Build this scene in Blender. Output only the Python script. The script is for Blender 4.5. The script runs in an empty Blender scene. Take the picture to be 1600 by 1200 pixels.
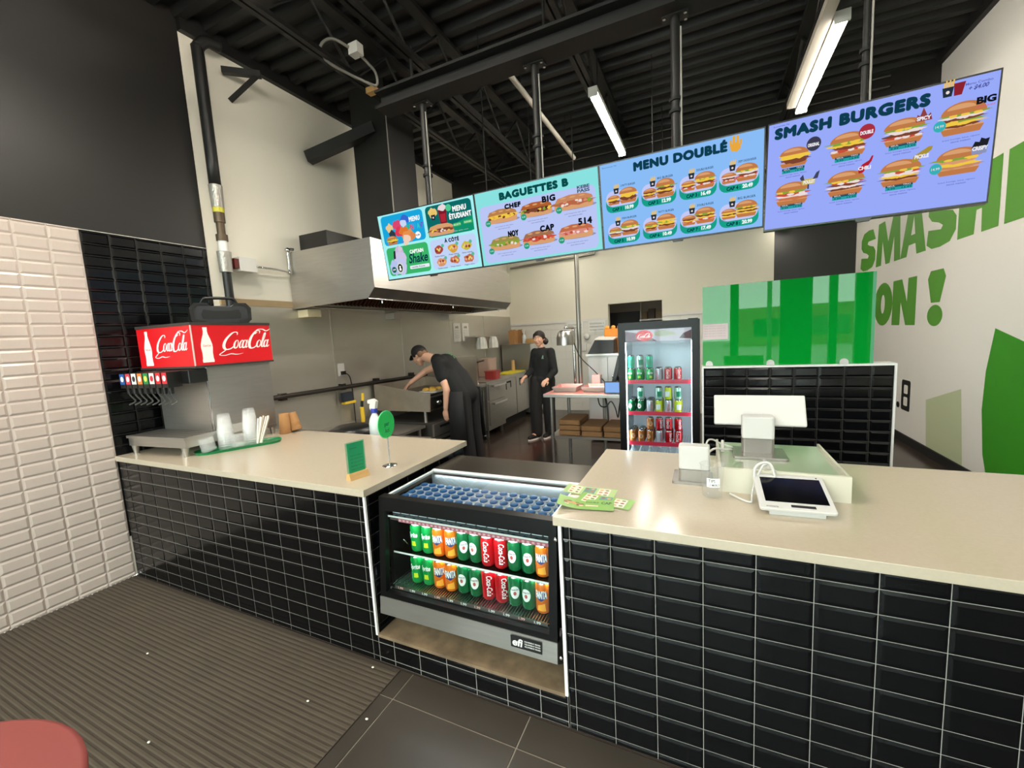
import bpy, math, random
from mathutils import Matrix, Vector
random.seed(7)
S = bpy.context.scene
COL = S.collection
# ---------------------------------------------------------------- camera, world, exposure
cam = bpy.data.objects.new('camera', bpy.data.cameras.new('camera'))
COL.objects.link(cam)
S.camera = cam
cam.data.sensor_width = 36.0
cam.data.lens = 653.65 / 1600 * 36.0
cam.data.clip_start = 0.02
YAW, PIT, ROL = .4362, -.114, -.0558
fw = Vector((-math.sin(YAW) * math.cos(PIT), math.cos(YAW) * math.cos(PIT), math.sin(PIT)))
rt = Vector((math.cos(YAW), math.sin(YAW), 0))
up = rt.cross(fw)
r2 = math.cos(ROL) * rt + math.sin(ROL) * up
u2 = -math.sin(ROL) * rt + math.cos(ROL) * up
mw = Matrix((r2, u2, -fw)).transposed().to_4x4()
mw.translation = Vector((.4713, -1.4449, 1.5931))
cam.matrix_world = mw
S.view_settings.view_transform = 'Standard'
S.view_settings.look = 'None'
S.view_settings.gamma = 1
S.view_settings.use_curve_mapping = False
S.view_settings.exposure = 0.0
S.cycles.use_denoising = True
S.cycles.max_bounces = 8
S.cycles.transparent_max_bounces = 24
S.cycles.sample_clamp_indirect = 6
W = bpy.data.worlds.new('sky')
S.world = W
W.use_nodes = True
bg = W.node_tree.nodes['Background']
bg.inputs[0].default_value = (.94, .97, 1, 1)
bg.inputs[1].default_value = 15.0
LED = 62.0          # radiance of the ceiling tubes

# ---------------------------------------------------------------- helpers
def lin(h):
    h = h.lstrip('#')
    o = []
    for i in (0, 2, 4):
        c = int(h[i:i + 2], 16) / 255
        o.append(c / 12.92 if c <= .04045 else ((c + .055) / 1.055) ** 2.4)
    return (*o, 1)

MT = {}
def mat(name, col='#808080', rough=.5, metal=0, em=0, spec=.5, noise=0, nscale=8, bump=0, bscale=60, coat=0, stretch=None):
    if name in MT:
        return MT[name]
    m = bpy.data.materials.new(name)
    m.use_nodes = True
    nt = m.node_tree
    b = nt.nodes['Principled BSDF']
    c = lin(col)
    b.inputs['Base Color'].default_value = c
    b.inputs['Roughness'].default_value = rough
    b.inputs['Metallic'].default_value = metal
    b.inputs['Specular IOR Level'].default_value = spec
    b.inputs['Coat Weight'].default_value = coat
    if em:
        b.inputs['Emission Color'].default_value = c
        b.inputs['Emission Strength'].default_value = em
    if noise or bump:
        tc = nt.nodes.new('ShaderNodeTexCoord')
        mp = nt.nodes.new('ShaderNodeMapping')
        if stretch:
            mp.inputs['Scale'].default_value = stretch
        nt.links.new(tc.outputs['Object'], mp.inputs[0])
        if noise:
            n = nt.nodes.new('ShaderNodeTexNoise')
            n.inputs['Scale'].default_value = nscale
            n.inputs['Detail'].default_value = 6
            nt.links.new(mp.outputs[0], n.inputs[0])
            mx = nt.nodes.new('ShaderNodeMix')
            mx.data_type = 'RGBA'
            nt.links.new(n.outputs[0], mx.inputs[0])
            lo = tuple(max(0, x * (1 - noise)) for x in c[:3])
            hi = tuple(min(1, x * (1 + noise)) for x in c[:3])
            mx.inputs[6].default_value = (*lo, 1)
            mx.inputs[7].default_value = (*hi, 1)
            nt.links.new(mx.outputs[2], b.inputs['Base Color'])
            mr = nt.nodes.new('ShaderNodeMapRange')
            mr.inputs[3].default_value = max(.02, rough - noise * .25)
            mr.inputs[4].default_value = min(1, rough + noise * .25)
            nt.links.new(n.outputs[0], mr.inputs[0])
            nt.links.new(mr.outputs[0], b.inputs['Roughness'])
        if bump:
            n2 = nt.nodes.new('ShaderNodeTexNoise')
            n2.inputs['Scale'].default_value = bscale
            nt.links.new(mp.outputs[0], n2.inputs[0])
            bp = nt.nodes.new('ShaderNodeBump')
            bp.inputs['Strength'].default_value = bump
            bp.inputs['Distance'].default_value = .01
            nt.links.new(n2.outputs[0], bp.inputs['Height'])
            nt.links.new(bp.outputs[0], b.inputs['Normal'])
    MT[name] = m
    return m

def glow(col, st=1.0):          # what a lit display or lamp gives off
    name = 'lit ' + col + ' %g' % st
    if name in MT:
        return MT[name]
    m = bpy.data.materials.new(name)
    m.use_nodes = True
    nt = m.node_tree
    nt.nodes.remove(nt.nodes['Principled BSDF'])
    e = nt.nodes.new('ShaderNodeEmission')
    e.inputs[0].default_value = lin(col)
    e.inputs[1].default_value = st
    nt.links.new(e.outputs[0], nt.nodes['Material Output'].inputs[0])
    MT[name] = m
    return m

def plastic(name, milk=.35, tint='#f4f4f2', rough=.08):     # thin milky clear plastic
    if name in MT:
        return MT[name]
    m = bpy.data.materials.new(name)
    m.use_nodes = True
    nt = m.node_tree
    b = nt.nodes['Principled BSDF']
    b.inputs['Base Color'].default_value = lin(tint)
    b.inputs['Roughness'].default_value = rough
    t = nt.nodes.new('ShaderNodeBsdfTransparent')
    mx = nt.nodes.new('ShaderNodeMixShader')
    mx.inputs[0].default_value = milk
    nt.links.new(t.outputs[0], mx.inputs[1])
    nt.links.new(b.outputs[0], mx.inputs[2])
    nt.links.new(mx.outputs[0], nt.nodes['Material Output'].inputs[0])
    MT[name] = m
    return m

def glass(name, tint='#ffffff', rough=.02, refl=1.0):     # thin clear sheet
    if name in MT:
        return MT[name]
    m = bpy.data.materials.new(name)
    m.use_nodes = True
    nt = m.node_tree
    nt.nodes.remove(nt.nodes['Principled BSDF'])
    t = nt.nodes.new('ShaderNodeBsdfTransparent')
    t.inputs[0].default_value = lin(tint)
    g = nt.nodes.new('ShaderNodeBsdfGlossy')
    g.inputs['Roughness'].default_value = rough
    f = nt.nodes.new('ShaderNodeFresnel')
    f.inputs[0].default_value = 1.45
    k = nt.nodes.new('ShaderNodeMath')
    k.operation = 'MULTIPLY'
    k.inputs[1].default_value = refl
    mx = nt.nodes.new('ShaderNodeMixShader')
    nt.links.new(f.outputs[0], k.inputs[0])
    nt.links.new(k.outputs[0], mx.inputs[0])
    nt.links.new(t.outputs[0], mx.inputs[1])
    nt.links.new(g.outputs[0], mx.inputs[2])
    nt.links.new(mx.outputs[0], nt.nodes['Material Output'].inputs[0])
    MT[name] = m
    return m

MW = {}                # world matrix of every thing that parents parts
def tag(o, label=None, cat=None, group=None, kind=None):
    if label: o['label'] = label
    if cat: o['category'] = cat
    if group: o['group'] = group
    if kind: o['kind'] = kind
    return o

def T(name, label, cat, loc=(0, 0, 0), rz=0, group=None, kind=None):
    o = bpy.data.objects.new(name, None)
    o.empty_display_size = .05
    COL.objects.link(o)
    o.location = loc
    o.rotation_euler = (0, 0, rz)
    MW[o] = Matrix.Translation(loc) @ Matrix.Rotation(rz, 4, 'Z')
    return tag(o, label, cat, group, kind)

def copy_tree(o, parent=None):
    c = o.copy()
    COL.objects.link(c)
    if parent:
        c.parent = parent
    MW[c] = MW.get(o, Matrix())
    for ch in KIDS.get(o, []):
        k = copy_tree(ch, c)
        KIDS.setdefault(c, []).append(k)
    return c

KIDS = {}
TX = {}
def tmesh(s, bold, space=1.0):
    if (s, bold, space) not in TX:
        cu = bpy.data.curves.new('t', 'FONT')
        cu.body = s
        cu.offset = bold
        cu.space_character = space
        cu.resolution_u = 3
        o = bpy.data.objects.new('t', cu)
        me = o.to_mesh()
        v = [(p.co.x, p.co.y) for p in me.vertices]
        f = [tuple(p.vertices) for p in me.polygons]
        o.to_mesh_clear()
        bpy.data.objects.remove(o)
        bpy.data.curves.remove(cu)
        TX[(s, bold, space)] = (v, f)
    return TX[(s, bold, space)]

class MB:
    """collects shapes in world coordinates and links them as one mesh object"""
    def __init__(s, m=None):
        s.v, s.f, s.mi, s.sm, s.ms = [], [], [], [], []
        s.m = m
        s.X = None
    def mid(s, m):
        m = m or s.m
        if m not in s.ms:
            s.ms.append(m)
        return s.ms.index(m)
    def add(s, vs, fs, m=None, smooth=False):
        b = len(s.v)
        if s.X is not None:
            vs = [s.X @ Vector(p) for p in vs]
        s.v += [tuple(p) for p in vs]
        i = s.mid(m)
        for f in fs:
            s.f.append(tuple(b + k for k in f))
            s.mi.append(i)
            s.sm.append(smooth)
        return s
    def box(s, x0, x1, y0, y1, z0, z1, m=None):
        vs = [(x, y, z) for z in (z0, z1) for y in (y0, y1) for x in (x0, x1)]
        return s.add(vs, [(0, 2, 3, 1), (4, 5, 7, 6), (0, 1, 5, 4), (2, 6, 7, 3), (0, 4, 6, 2), (1, 3, 7, 5)], m)
    def rbox(s, x0, x1, y0, y1, z0, z1, r=.01, m=None, n=3):      # vertical edges rounded
        return s.prism(rrect(x0, y0, x1, y1, r, n), lambda u, v, w: (u, v, w), z0, z1, m)
    def prism(s, pts, fr, w0, w1, m=None, smooth=False):
        n = len(pts)
        vs = [fr(u, v, w0) for u, v in pts] + [fr(u, v, w1) for u, v in pts]
        fs = [tuple(range(n - 1, -1, -1)), tuple(range(n, 2 * n))]
        fs += [(i, (i + 1) % n, n + (i + 1) % n, n + i) for i in range(n)]
        return s.add(vs, fs, m, smooth)
    def poly(s, pts, m=None):
        return s.add(pts, [tuple(range(len(pts)))], m)
    def cyl(s, p0, p1, r0, r1=None, n=12, m=None, caps=True):
        r1 = r0 if r1 is None else r1
        p0, p1 = Vector(p0), Vector(p1)
        d = (p1 - p0).normalized()
        a = d.orthogonal().normalized()
        b = d.cross(a)
        vs = []
        for p, r in ((p0, r0), (p1, r1)):
            for i in range(n):
                t = 2 * math.pi * i / n
                vs.append(p + a * (r * math.cos(t)) + b * (r * math.sin(t)))
        s.add(vs, [(i, (i + 1) % n, n + (i + 1) % n, n + i) for i in range(n)], m, True)
        if caps:
            s.add(vs[:n], [tuple(range(n - 1, -1, -1))], m)
            s.add(vs[n:], [tuple(range(n))], m)
        return s
    def bar(s, p0, p1, w, h, m=None):       # rectangular bar, h measured upwards
        p0, p1 = Vector(p0), Vector(p1)
        d = (p1 - p0).normalized()
        a = d.cross(Vector((0, 0, 1)))
        a = Vector((1, 0, 0)) if a.length < 1e-4 else a.normalized()
        b = a.cross(d)
        vs = [p + a * i * w / 2 + b * j * h / 2 for p in (p0, p1) for i, j in ((-1, -1), (1, -1), (1, 1), (-1, 1))]
        return s.add(vs, [(3, 2, 1, 0), (4, 5, 6, 7), (0, 1, 5, 4), (1, 2, 6, 5), (2, 3, 7, 6), (3, 0, 4, 7)], m)
    def tube(s, pts, r, n=8, m=None, sub=4):
        P = spline([Vector(p) for p in pts], sub) if sub else [Vector(p) for p in pts]
        rings = []
        a = None
        for i, p in enumerate(P):
            d = (P[min(i + 1, len(P) - 1)] - P[max(i - 1, 0)]).normalized()
            a = d.orthogonal().normalized() if a is None else (a - d * a.dot(d)).normalized()
            b = d.cross(a)
            rr = r[min(i * len(r) // len(P), len(r) - 1)] if isinstance(r, (list, tuple)) else r
            rings.append([p + a * rr * math.cos(2 * math.pi * k / n) + b * rr * math.sin(2 * math.pi * k / n) for k in range(n)])
        vs = [q for g in rings for q in g]
        fs = []
        for i in range(len(rings) - 1):
            for k in range(n):
                fs.append((i * n + k, i * n + (k + 1) % n, (i + 1) * n + (k + 1) % n, (i + 1) * n + k))
        fs += [tuple(range(n - 1, -1, -1)), tuple((len(rings) - 1) * n + k for k in range(n))]
        return s.add(vs, fs, m, True)
    def lathe(s, prof, c=(0, 0, 0), n=20, m=None, ax='z', cap=True):
        vs = []
        for r, z in prof:
            for k in range(n):
                t = 2 * math.pi * k / n
                q = (r * math.cos(t), r * math.sin(t), z) if ax == 'z' else (r * math.cos(t), z, r * math.sin(t)) if ax == 'y' else (z, r * math.cos(t), r * math.sin(t))
                vs.append((c[0] + q[0], c[1] + q[1], c[2] + q[2]))
        fs = []
        for i in range(len(prof) - 1):
            for k in range(n):
                fs.append((i * n + k, i * n + (k + 1) % n, (i + 1) * n + (k + 1) % n, (i + 1) * n + k))
        s.add(vs, fs, m, True)
        if cap:
            if prof[0][0] > 1e-4: s.add(vs[:n], [tuple(range(n - 1, -1, -1))], m)
            if prof[-1][0] > 1e-4: s.add(vs[-n:], [tuple(range(n))], m)
        return s
    def ball(s, c, r, m=None, n=14, k=8, sc=(1, 1, 1)):
        vs = [(c[0], c[1], c[2] - r * sc[2])]
        for i in range(1, k):
            t = math.pi * i / k
            for j in range(n):
                q = 2 * math.pi * j / n
                vs.append((c[0] + r * sc[0] * math.sin(t) * math.cos(q), c[1] + r * sc[1] * math.sin(t) * math.sin(q), c[2] - r * sc[2] * math.cos(t)))
        vs.append((c[0], c[1], c[2] + r * sc[2]))
        fs = [(0, 1 + (j + 1) % n, 1 + j) for j in range(n)]
        for i in range(k - 2):
            for j in range(n):
                a = 1 + i * n
                fs.append((a + j, a + (j + 1) % n, a + n + (j + 1) % n, a + n + j))
        e = len(vs) - 1
        a = 1 + (k - 2) * n
        fs += [(a + j, a + (j + 1) % n, e) for j in range(n)]
        return s.add(vs, fs, m, True)
    def text(s, t, fr, u0, v0, u1, v1, w=0, m=None, bold=.02, shear=0, fit=True, fat=0, space=1.0):
        """lettering fitted into the rectangle u0..u1, v0..v1 of the frame fr(u, v, w); fat thickens the strokes"""
        if fat:
            for k in range(8):
                a, c = fat * math.cos(k * math.pi / 4), fat * math.sin(k * math.pi / 4)
                s.text(t, fr, u0 + fat + a, v0 + fat + c, u1 - fat + a, v1 - fat + c, w + k * .00001, m, 0.0, shear, True, 0, 1.13)
            return s
        v, f = tmesh(t, bold, space)
        if not v:
            return s
        v = [(x + shear * y, y) for x, y in v]
        xs = [p[0] for p in v]
        ys = [p[1] for p in v]
        a, b, c, d = min(xs), max(xs), min(ys), max(ys)
        kx, ky = (u1 - u0) / (b - a), (v1 - v0) / (d - c)
        if not fit:
            ky = kx = min(kx, ky)
        return s.add([fr(u0 + (x - a) * kx, v0 + (y - c) * ky, w) for x, y in v], f, m)
    def flat(s, pts, fr, w, m=None):
        return s.add([fr(u, v, w) for u, v in pts], [tuple(range(len(pts)))], m)
    def build(s, name, parent=None, label=None, cat=None, group=None, kind=None, bevel=0, mods=None):
        me = bpy.data.meshes.new(name)
        vs = s.v
        if parent is not None:
            iv = MW.get(parent, Matrix()).inverted()
            vs = [tuple(iv @ Vector(p)) for p in vs]
        elif cat and s.v:         # a thing of one mesh: origin at its base
            n = len(vs)
            c = Vector((sum(p[0] for p in vs) / n, sum(p[1] for p in vs) / n, min(p[2] for p in vs)))
            vs = [(p[0] - c.x, p[1] - c.y, p[2] - c.z) for p in vs]
        me.from_pydata(vs, [], s.f)
        for m in s.ms:
            me.materials.append(m)
        me.polygons.foreach_set('material_index', s.mi)
        me.polygons.foreach_set('use_smooth', s.sm)
        me.update()
        o = bpy.data.objects.new(name, me)
        COL.objects.link(o)
        if parent is not None:
            o.parent = parent
            KIDS.setdefault(parent, []).append(o)
            MW[o] = MW.get(parent, Matrix())
        elif cat and s.v:
            o.location = c
            MW[o] = Matrix.Translation(c)
        if bevel:
            b = o.modifiers.new('edge', 'BEVEL')
            b.width = bevel
            b.segments = 2
            b.limit_method = 'ANGLE'
        return tag(o, label, cat, group, kind)

def spline(P, sub):
    if len(P) < 3:
        return P
    o = []
    for i in range(len(P) - 1):
        p0, p1, p2, p3 = P[max(i - 1, 0)], P[i], P[i + 1], P[min(i + 2, len(P) - 1)]
        for k in range(sub):
            t = k / sub
            o.append(.5 * ((2 * p1) + (p2 - p0) * t + (2 * p0 - 5 * p1 + 4 * p2 - p3) * t * t + (3 * p1 - p0 - 3 * p2 + p3) * t ** 3))
    return o + [P[-1]]

def rrect(x0, y0, x1, y1, r, n=4):
    o = []
    for cx, cy, a in ((x1 - r, y0 + r, -90), (x1 - r, y1 - r, 0), (x0 + r, y1 - r, 90), (x0 + r, y0 + r, 180)):
        for k in range(n + 1):
            t = math.radians(a + 90 * k / n)
            o.append((cx + r * math.cos(t), cy + r * math.sin(t)))
    return o

def ell(cx, cy, rx, ry, n=20, a0=0, a1=360):
    return [(cx + rx * math.cos(math.radians(a0 + (a1 - a0) * k / n)), cy + ry * math.sin(math.radians(a0 + (a1 - a0) * k / n))) for k in range(n + (a1 - a0 < 360))]

def FY(x0, y, z0, sc=1):      # frame on a plane facing -y : u right, v up, w towards the viewer
    return lambda u, v, w: (x0 + u * sc, y - w, z0 + v * sc)

def tiles(mb, fr, u0, u1, v0, v1, uo, up_, vo, vp, m, gm, g=.0025, bev=.011, h=.0032, back=True):
    if back:
        mb.add([fr(u0, v0, 0), fr(u1, v0, 0), fr(u1, v1, 0), fr(u0, v1, 0)], [(0, 1, 2, 3)], gm)
    i0, i1 = math.floor((u0 - uo) / up_), math.ceil((u1 - uo) / up_)
    j0, j1 = math.floor((v0 - vo) / vp), math.ceil((v1 - vo) / vp)
    for i in range(i0, i1):
        for j in range(j0, j1):
            a, b = max(u0, uo + i * up_) + g / 2, min(u1, uo + (i + 1) * up_) - g / 2
            c, d = max(v0, vo + j * vp) + g / 2, min(v1, vo + (j + 1) * vp) - g / 2
            if b - a < .006 or d - c < .006:
                continue
            e = min(bev, (b - a) / 3, (d - c) / 3)
            O = [(a, c), (b, c), (b, d), (a, d)]
            I = [(a + e, c + e), (b - e, c + e), (b - e, d - e), (a + e, d - e)]
            vs = [fr(p, q, .0008) for p, q in O] + [fr(p, q, h) for p, q in I]
            mb.add(vs, [(4, 5, 6, 7), (0, 1, 5, 4), (1, 2, 6, 5), (2, 3, 7, 6), (3, 0, 4, 7)], m)

# ---------------------------------------------------------------- shared materials
steel = mat('brushed steel', '#bebab4', .34, .9, noise=.12, nscale=5, bump=.02, bscale=80, stretch=(1, 1, 12))
steelwall = mat('steel cladding', '#c4c0b6', .36, .8, noise=.22, nscale=2.2, stretch=(1, .35, 1))
steeld = mat('dark steel', '#7c7872', .4, .85, noise=.25, nscale=6)
chrome = mat('polished metal', '#d8d8d6', .12, 1)
black = mat('black plastic', '#121212', .35)
blackm = mat('matte black', '#0b0b0b', .7)
blacksteel = mat('black painted steel', '#151412', .5, noise=.2, nscale=4)
rubber = mat('rubber', '#101010', .8)
white = mat('white plastic', '#d6d3cd', .35)
quartz = mat('quartz worktop', '#b9ac98', .16, noise=.06, nscale=90, spec=.6)
paper = mat('white paper', '#ece8e0', .8)
kraft = mat('kraft paper', '#a4784a', .85, noise=.12, nscale=20)
tileblk = mat('black glazed tile', '#09090b', .16, spec=.32)
grout = mat('pale grout', '#96928b', .9)
groutd = mat('dark grout', '#3a3836', .9)
tilewht = mat('white glazed tile', '#c8bab0', .16)
groutw = mat('white grout', '#c2b6aa', .9)
green = mat('leaf green', '#0c8a3c', .4)
redp = mat('red plastic', '#c01820', .35)
wood = mat('pale wood', '#c49a62', .55, noise=.25, nscale=14, stretch=(1, 8, 8))
ORD = ['first', 'second', 'third', 'fourth', 'fifth', 'sixth', 'seventh', 'eighth', 'ninth', 'tenth', 'eleventh', 'twelfth', 'thirteenth', 'fourteenth', 'fifteenth', 'sixteenth']
XL, XW, YB, ZC, H = -3.34, 2.73, 6.8, 4.16, .903
P, R = .154, .0783
# ---------------------------------------------------------------- the room
def struct(mb, name):
    return mb.build(name, kind='structure')
tilefl = mat('dark porcelain floor', '#37312a', .38, noise=.3, nscale=3)
groutf = mat('floor grout', '#8a8274', .9)
floork = mat('kitchen floor paint', '#3a302a', .2, noise=.35, nscale=2.5)
b = MB(groutf)                     # dining floor of large tiles
b.box(XL, XW, -5, 0, -.1, -.004)
xs = [XL] + [-.812 + .61 * i for i in range(-4, 6)] + [XW]
xs = [x for x in xs if XL <= x <= XW]
ys = [-5, -4.59, -3.98, -3.37, -2.76, -2.15, -1.54, -.93, -.32 + .17, 0]
for i in range(len(xs) - 1):
    for j in range(len(ys) - 1):
        if xs[i + 1] - xs[i] > .02:
            b.box(xs[i] + .0035, xs[i + 1] - .0035, ys[j] + .0035, ys[j + 1] - .0035, -.05, 0, tilefl)
struct(b, 'floor')
b = MB(floork)
b.box(XL, XW, 0, 8.6, -.1, 0)
struct(b, 'floor')

paintb = mat('black wall paint', '#1d1b19', .42, noise=.08, nscale=3)
paintw = mat('white wall paint', '#e4dfd0', .75)
paintc = mat('cream wall paint', '#ddd8c6', .7)
b = MB(paintw)                     # left wall: white paint, black paint, tiles
b.box(XL - .15, XL - .002, -5.1, 8.6, 0, 4.4, paintw)
b.box(XL - .002, XL, -5.1, .80, 2.47, 4.4, paintb)
FL = lambda u, v, w: (XL + w, u, v)
tiles(b, FL, -4.9, 0, 0, 2.47, 0, P, .811, R, tilewht, groutw, h=.006, bev=.012)
tiles(b, FL, 0, .80, .3, 2.465, 0, P, .811, R, tileblk, groutd, h=.006)
struct(b, 'wall_left')

b = MB(paintc)                     # back wall with a doorway
b.box(XL - .15, -1.235, YB, YB + .15, 0, 4.4)
b.box(-1.235, -.25, YB, YB + .15, 2.1, 4.4)
b.box(-.25, 1.50, YB, YB + .15, 0, 4.4)
b.box(1.35, 1.50, YB + .15, 8.5, 0, 4.4)
FB = lambda u, v, w: (u, YB - w, v)
tlow = mat('white kitchen panel', '#d6d3ca', .3)
tiles(b, FB, XL, -1.25, 0, 1.80, XL, .305, 0, .152, tlow, mat('panel joint', '#cdc9c0', .8), bev=.003, h=.003)
tiles(b, FB, -.235, 1.5, 0, 1.80, -.235, .305, 0, .152, tlow, mat('panel joint', '#cdc9c0', .8), bev=.003, h=.003)
struct(b, 'wall_back')
b = MB(white)
b.box(XL, -1.24, YB - .02, YB - .001, 1.80, 1.845)
b.box(-.245, 1.5, YB - .02, YB - .001, 1.80, 1.845)
struct(b, 'trim_1')
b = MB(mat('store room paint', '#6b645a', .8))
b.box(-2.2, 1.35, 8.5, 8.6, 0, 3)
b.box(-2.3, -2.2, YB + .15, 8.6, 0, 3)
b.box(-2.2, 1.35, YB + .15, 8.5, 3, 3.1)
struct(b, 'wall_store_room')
b = MB(paintb)
b.box(1.5, XW, 7.40, 7.5, 0, 4.4)
struct(b, 'wall_corridor')

muralg = mat('mural green', '#4f8f2c', .55, noise=.06, nscale=40)
muralp = mat('mural pale green', '#b3bc98', .7)
murald = mat('mural leaf green', '#2f8a12', .5)
b = MB(mat('mural wall paint', '#dcdad4', .7))
b.box(XW, XW + .15, -5.1, 7.5, 0, 4.4)
FR = lambda u, v, w: (XW - w, -u, v)        # u grows towards the viewer's right
w = .0015
def L(pts, y0, y1, z0, z1, m=muralg):
    b.flat([(-y0 + (y0 - y1) * px, z0 + (z1 - z0) * pz) for px, pz in pts], FR, w, m)
def LS(y0, y1, z0, z1):     # heavy S
    o = [(.98, .70), (.80, .97), (.5, 1.0), (.18, .97), (.02, .82), (.02, .62), (.16, .50), (.42, .43), (.56, .36), (.5, .30), (.04, .36), (.0, .10), (.2, .01), (.5, 0), (.82, .04), (.99, .2), (.99, .42), (.86, .54), (.6, .60), (.45, .66), (.5, .72)]
    P_ = [Vector((p[0], p[1], 0)) for p in o]
    L([(p.x, p.y) for p in P_], y0, y1, z0, z1)
LS(7.14, 6.50, 2.29, 2.88)
L([(0, 0), (.24, 0), (.27, .55), (.43, 0), (.60, 0), (.74, .55), (.77, 0), (1, 0), (.93, 1), (.66, 1), (.51, .5), (.34, 1), (.07, 1)], 6.47, 5.62, 2.29, 2.88)
L([(0, 0), (.27, 0), (.34, .22), (.60, .22), (.66, 0), (1, 0), (.72, 1), (.28, 1)], 5.62, 4.93, 2.29, 2.88)
b.flat([(-5.33, 2.53), (-5.22, 2.53), (-5.27, 2.74)], FR, w * 1.6, b.ms[0])
LS(4.92, 4.31, 2.28, 2.88)
L([(0, 0), (.44, 0), (.47, .36), (.6, .36), (.62, 0), (1, 0), (1, 1), (.6, 1), (.58, .62), (.44, .62), (.42, 1), (0, 1)], 4.28, 3.635, 2.29, 2.88)
L([(0, 0), (1, 0), (1, .24), (.5, .26), (.5, .40), (.9, .40), (.9, .62), (.5, .62), (.5, .76), (1, .76), (1, 1), (0, 1)], 3.56, 2.95, 2.29, 2.88)
b.flat([(-6.13 + .33 * math.cos(t / 24 * 6.2832), 1.745 + .295 * math.sin(t / 24 * 6.2832)) for t in range(24)], FR, w, muralg)
b.flat([(-6.13 + .07 * math.cos(t / 16 * 6.2832), 1.745 + .13 * math.sin(t / 16 * 6.2832)) for t in range(16)], FR, w * 1.6, b.ms[0])
L([(0, 0), (.36, 0), (.38, .5), (.62, 0), (1, 0), (1, 1), (.66, 1), (.64, .5), (.40, 1), (0, 1)], 5.80, 5.11, 1.457, 2.03)
L([(.25, .42), (.75, .42), (1, .86), (.85, 1), (.15, 1), (0, .86)], 4.84, 4.45, 1.45, 2.045)
b.flat([(-4.645 + .17 * math.cos(t / 20 * 6.2832), 1.56 + .115 * math.sin(t / 20 * 6.2832)) for t in range(20)], FR, w, muralg)
mk = mat('mural black', '#141312', .5)
b.flat(rrect(-5.38, .40, -5.13, .78, .03), FR, w, mk)
b.flat(rrect(-5.31, .61, -5.20, .72, .02), FR, w * 1.6, b.ms[0])
b.flat(rrect(-5.31, .46, -5.20, .57, .02), FR, w * 1.6, b.ms[0])
b.flat([(-5.47 + .05 * math.cos(t / 12 * 6.2832), .44 + .04 * math.sin(t / 12 * 6.2832)) for t in range(12)], FR, w, mk)
b.flat([(-4.73, .62), (-4.03, .84), (-3.92, 0.02), (-4.66, .02)], FR, w, muralp)
b.flat([(-3.57, 1.43), (-3.66, 1.05), (-3.68, .70), (-3.62, .3), (-3.5, .02), (-1.6, .02), (-1.6, .9)], FR, w, murald)
struct(b, 'wall_right')
b = MB(blackm)
b.box(XW - .02, XW - .001, 3.0, 7.4, 0, .1)
struct(b, 'baseboard_right')

deck = mat('black painted deck', '#0f0e0d', .55, noise=.2, nscale=3)
b = MB(deck)                      # corrugated ceiling deck, ribs along x
y = -5.1
prof = []
while y < 8.6:
    prof += [(y, 4.30), (y + .06, 4.30), (y + .085, 4.24), (y + .15, 4.24), (y + .175, 4.30)]
    y += .2
vs = [(x, p[0], p[1]) for x in (XL - .1, XW + .1) for p in prof]
n = len(prof)
b.add(vs, [(i, i + 1, n + i + 1, n + i) for i in range(n - 1)])
b.box(XL - .1, XW + .1, -5.1, 8.6, 4.32, 4.4)
struct(b, 'ceiling')
b = MB(deck)
b.box(XL, XL + .05, .80, 4.8, 4.15, 4.30)
b.box(XW - .05, XW, -5, 4.8, 4.17, 4.30)
struct(b, 'trim_2')
b = MB(paintb)                    # dropped bulkhead across the kitchen
b.box(XL, XW, 4.80, 4.90, 3.45, 4.3)
struct(b, 'wall_bulkhead')

# storefront behind the camera
b = MB(paintb)
b.box(XL, XW, -5.1, -5, 3.7, 4.4)
b.box(XL, XW, -5.1, -5, 0, .15)
GX = ((XL, .14), (-1.8, .12), (-.73, .12), (.26, .17), (1.23, .58), (2.10, .14), (XW - .2, .2))
for x, w_ in GX:
    b.box(x, x + w_, -5.1, -4.94, 0, 3.8)
struct(b, 'wall_front')
for i in range(len(GX) - 1):
    b = MB(glass('window glass', '#eef6f2'))
    b.box(GX[i][0] + GX[i][1], GX[i + 1][0], -5.06, -5.05, .15, 3.7)
    struct(b, 'window_%d' % (i + 1))
b = MB(mat('pavement', '#9c9a94', .9))
b.box(-30, 30, -40, -5.1, -.2, -.05)
struct(b, 'street')
lp = bpy.data.lights.new('window portal', 'AREA')
lp.shape = 'RECTANGLE'
lp.size, lp.size_y = 6.05, 3.55
lp.cycles.is_portal = True
lo = bpy.data.objects.new('window_portal', lp)
lo.location = (-.3, -5.02, 1.93)
lo.rotation_euler = (math.radians(90), 0, 0)
COL.objects.link(lo)
bl = T('street_building', 'low brick building across the street, mirrored in the green panel', 'building', (4, -32, 0))
b = MB(mat('brick', '#7a5a48', .9, noise=.2, nscale=2))
b.box(-1, 16, -36, -28, -.05, 2.6)
b.build('wall', bl)
for i in range(4):
    b = MB(mat('dark window', '#20282c', .1))
    b.box(.5 + i * 3.2, 2.6 + i * 3.2, -28, -27.95, .6, 1.8)
    b.build('window', bl)
lpst = MB(mat('lamp post grey', '#4a4a48', .6))
lpst.cyl((1.2, -15, -.05), (1.2, -15, 7), .09)
lpst.build('street_pole', label='grey pole on the street, mirrored at the left of the green panel', cat='pole')

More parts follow.
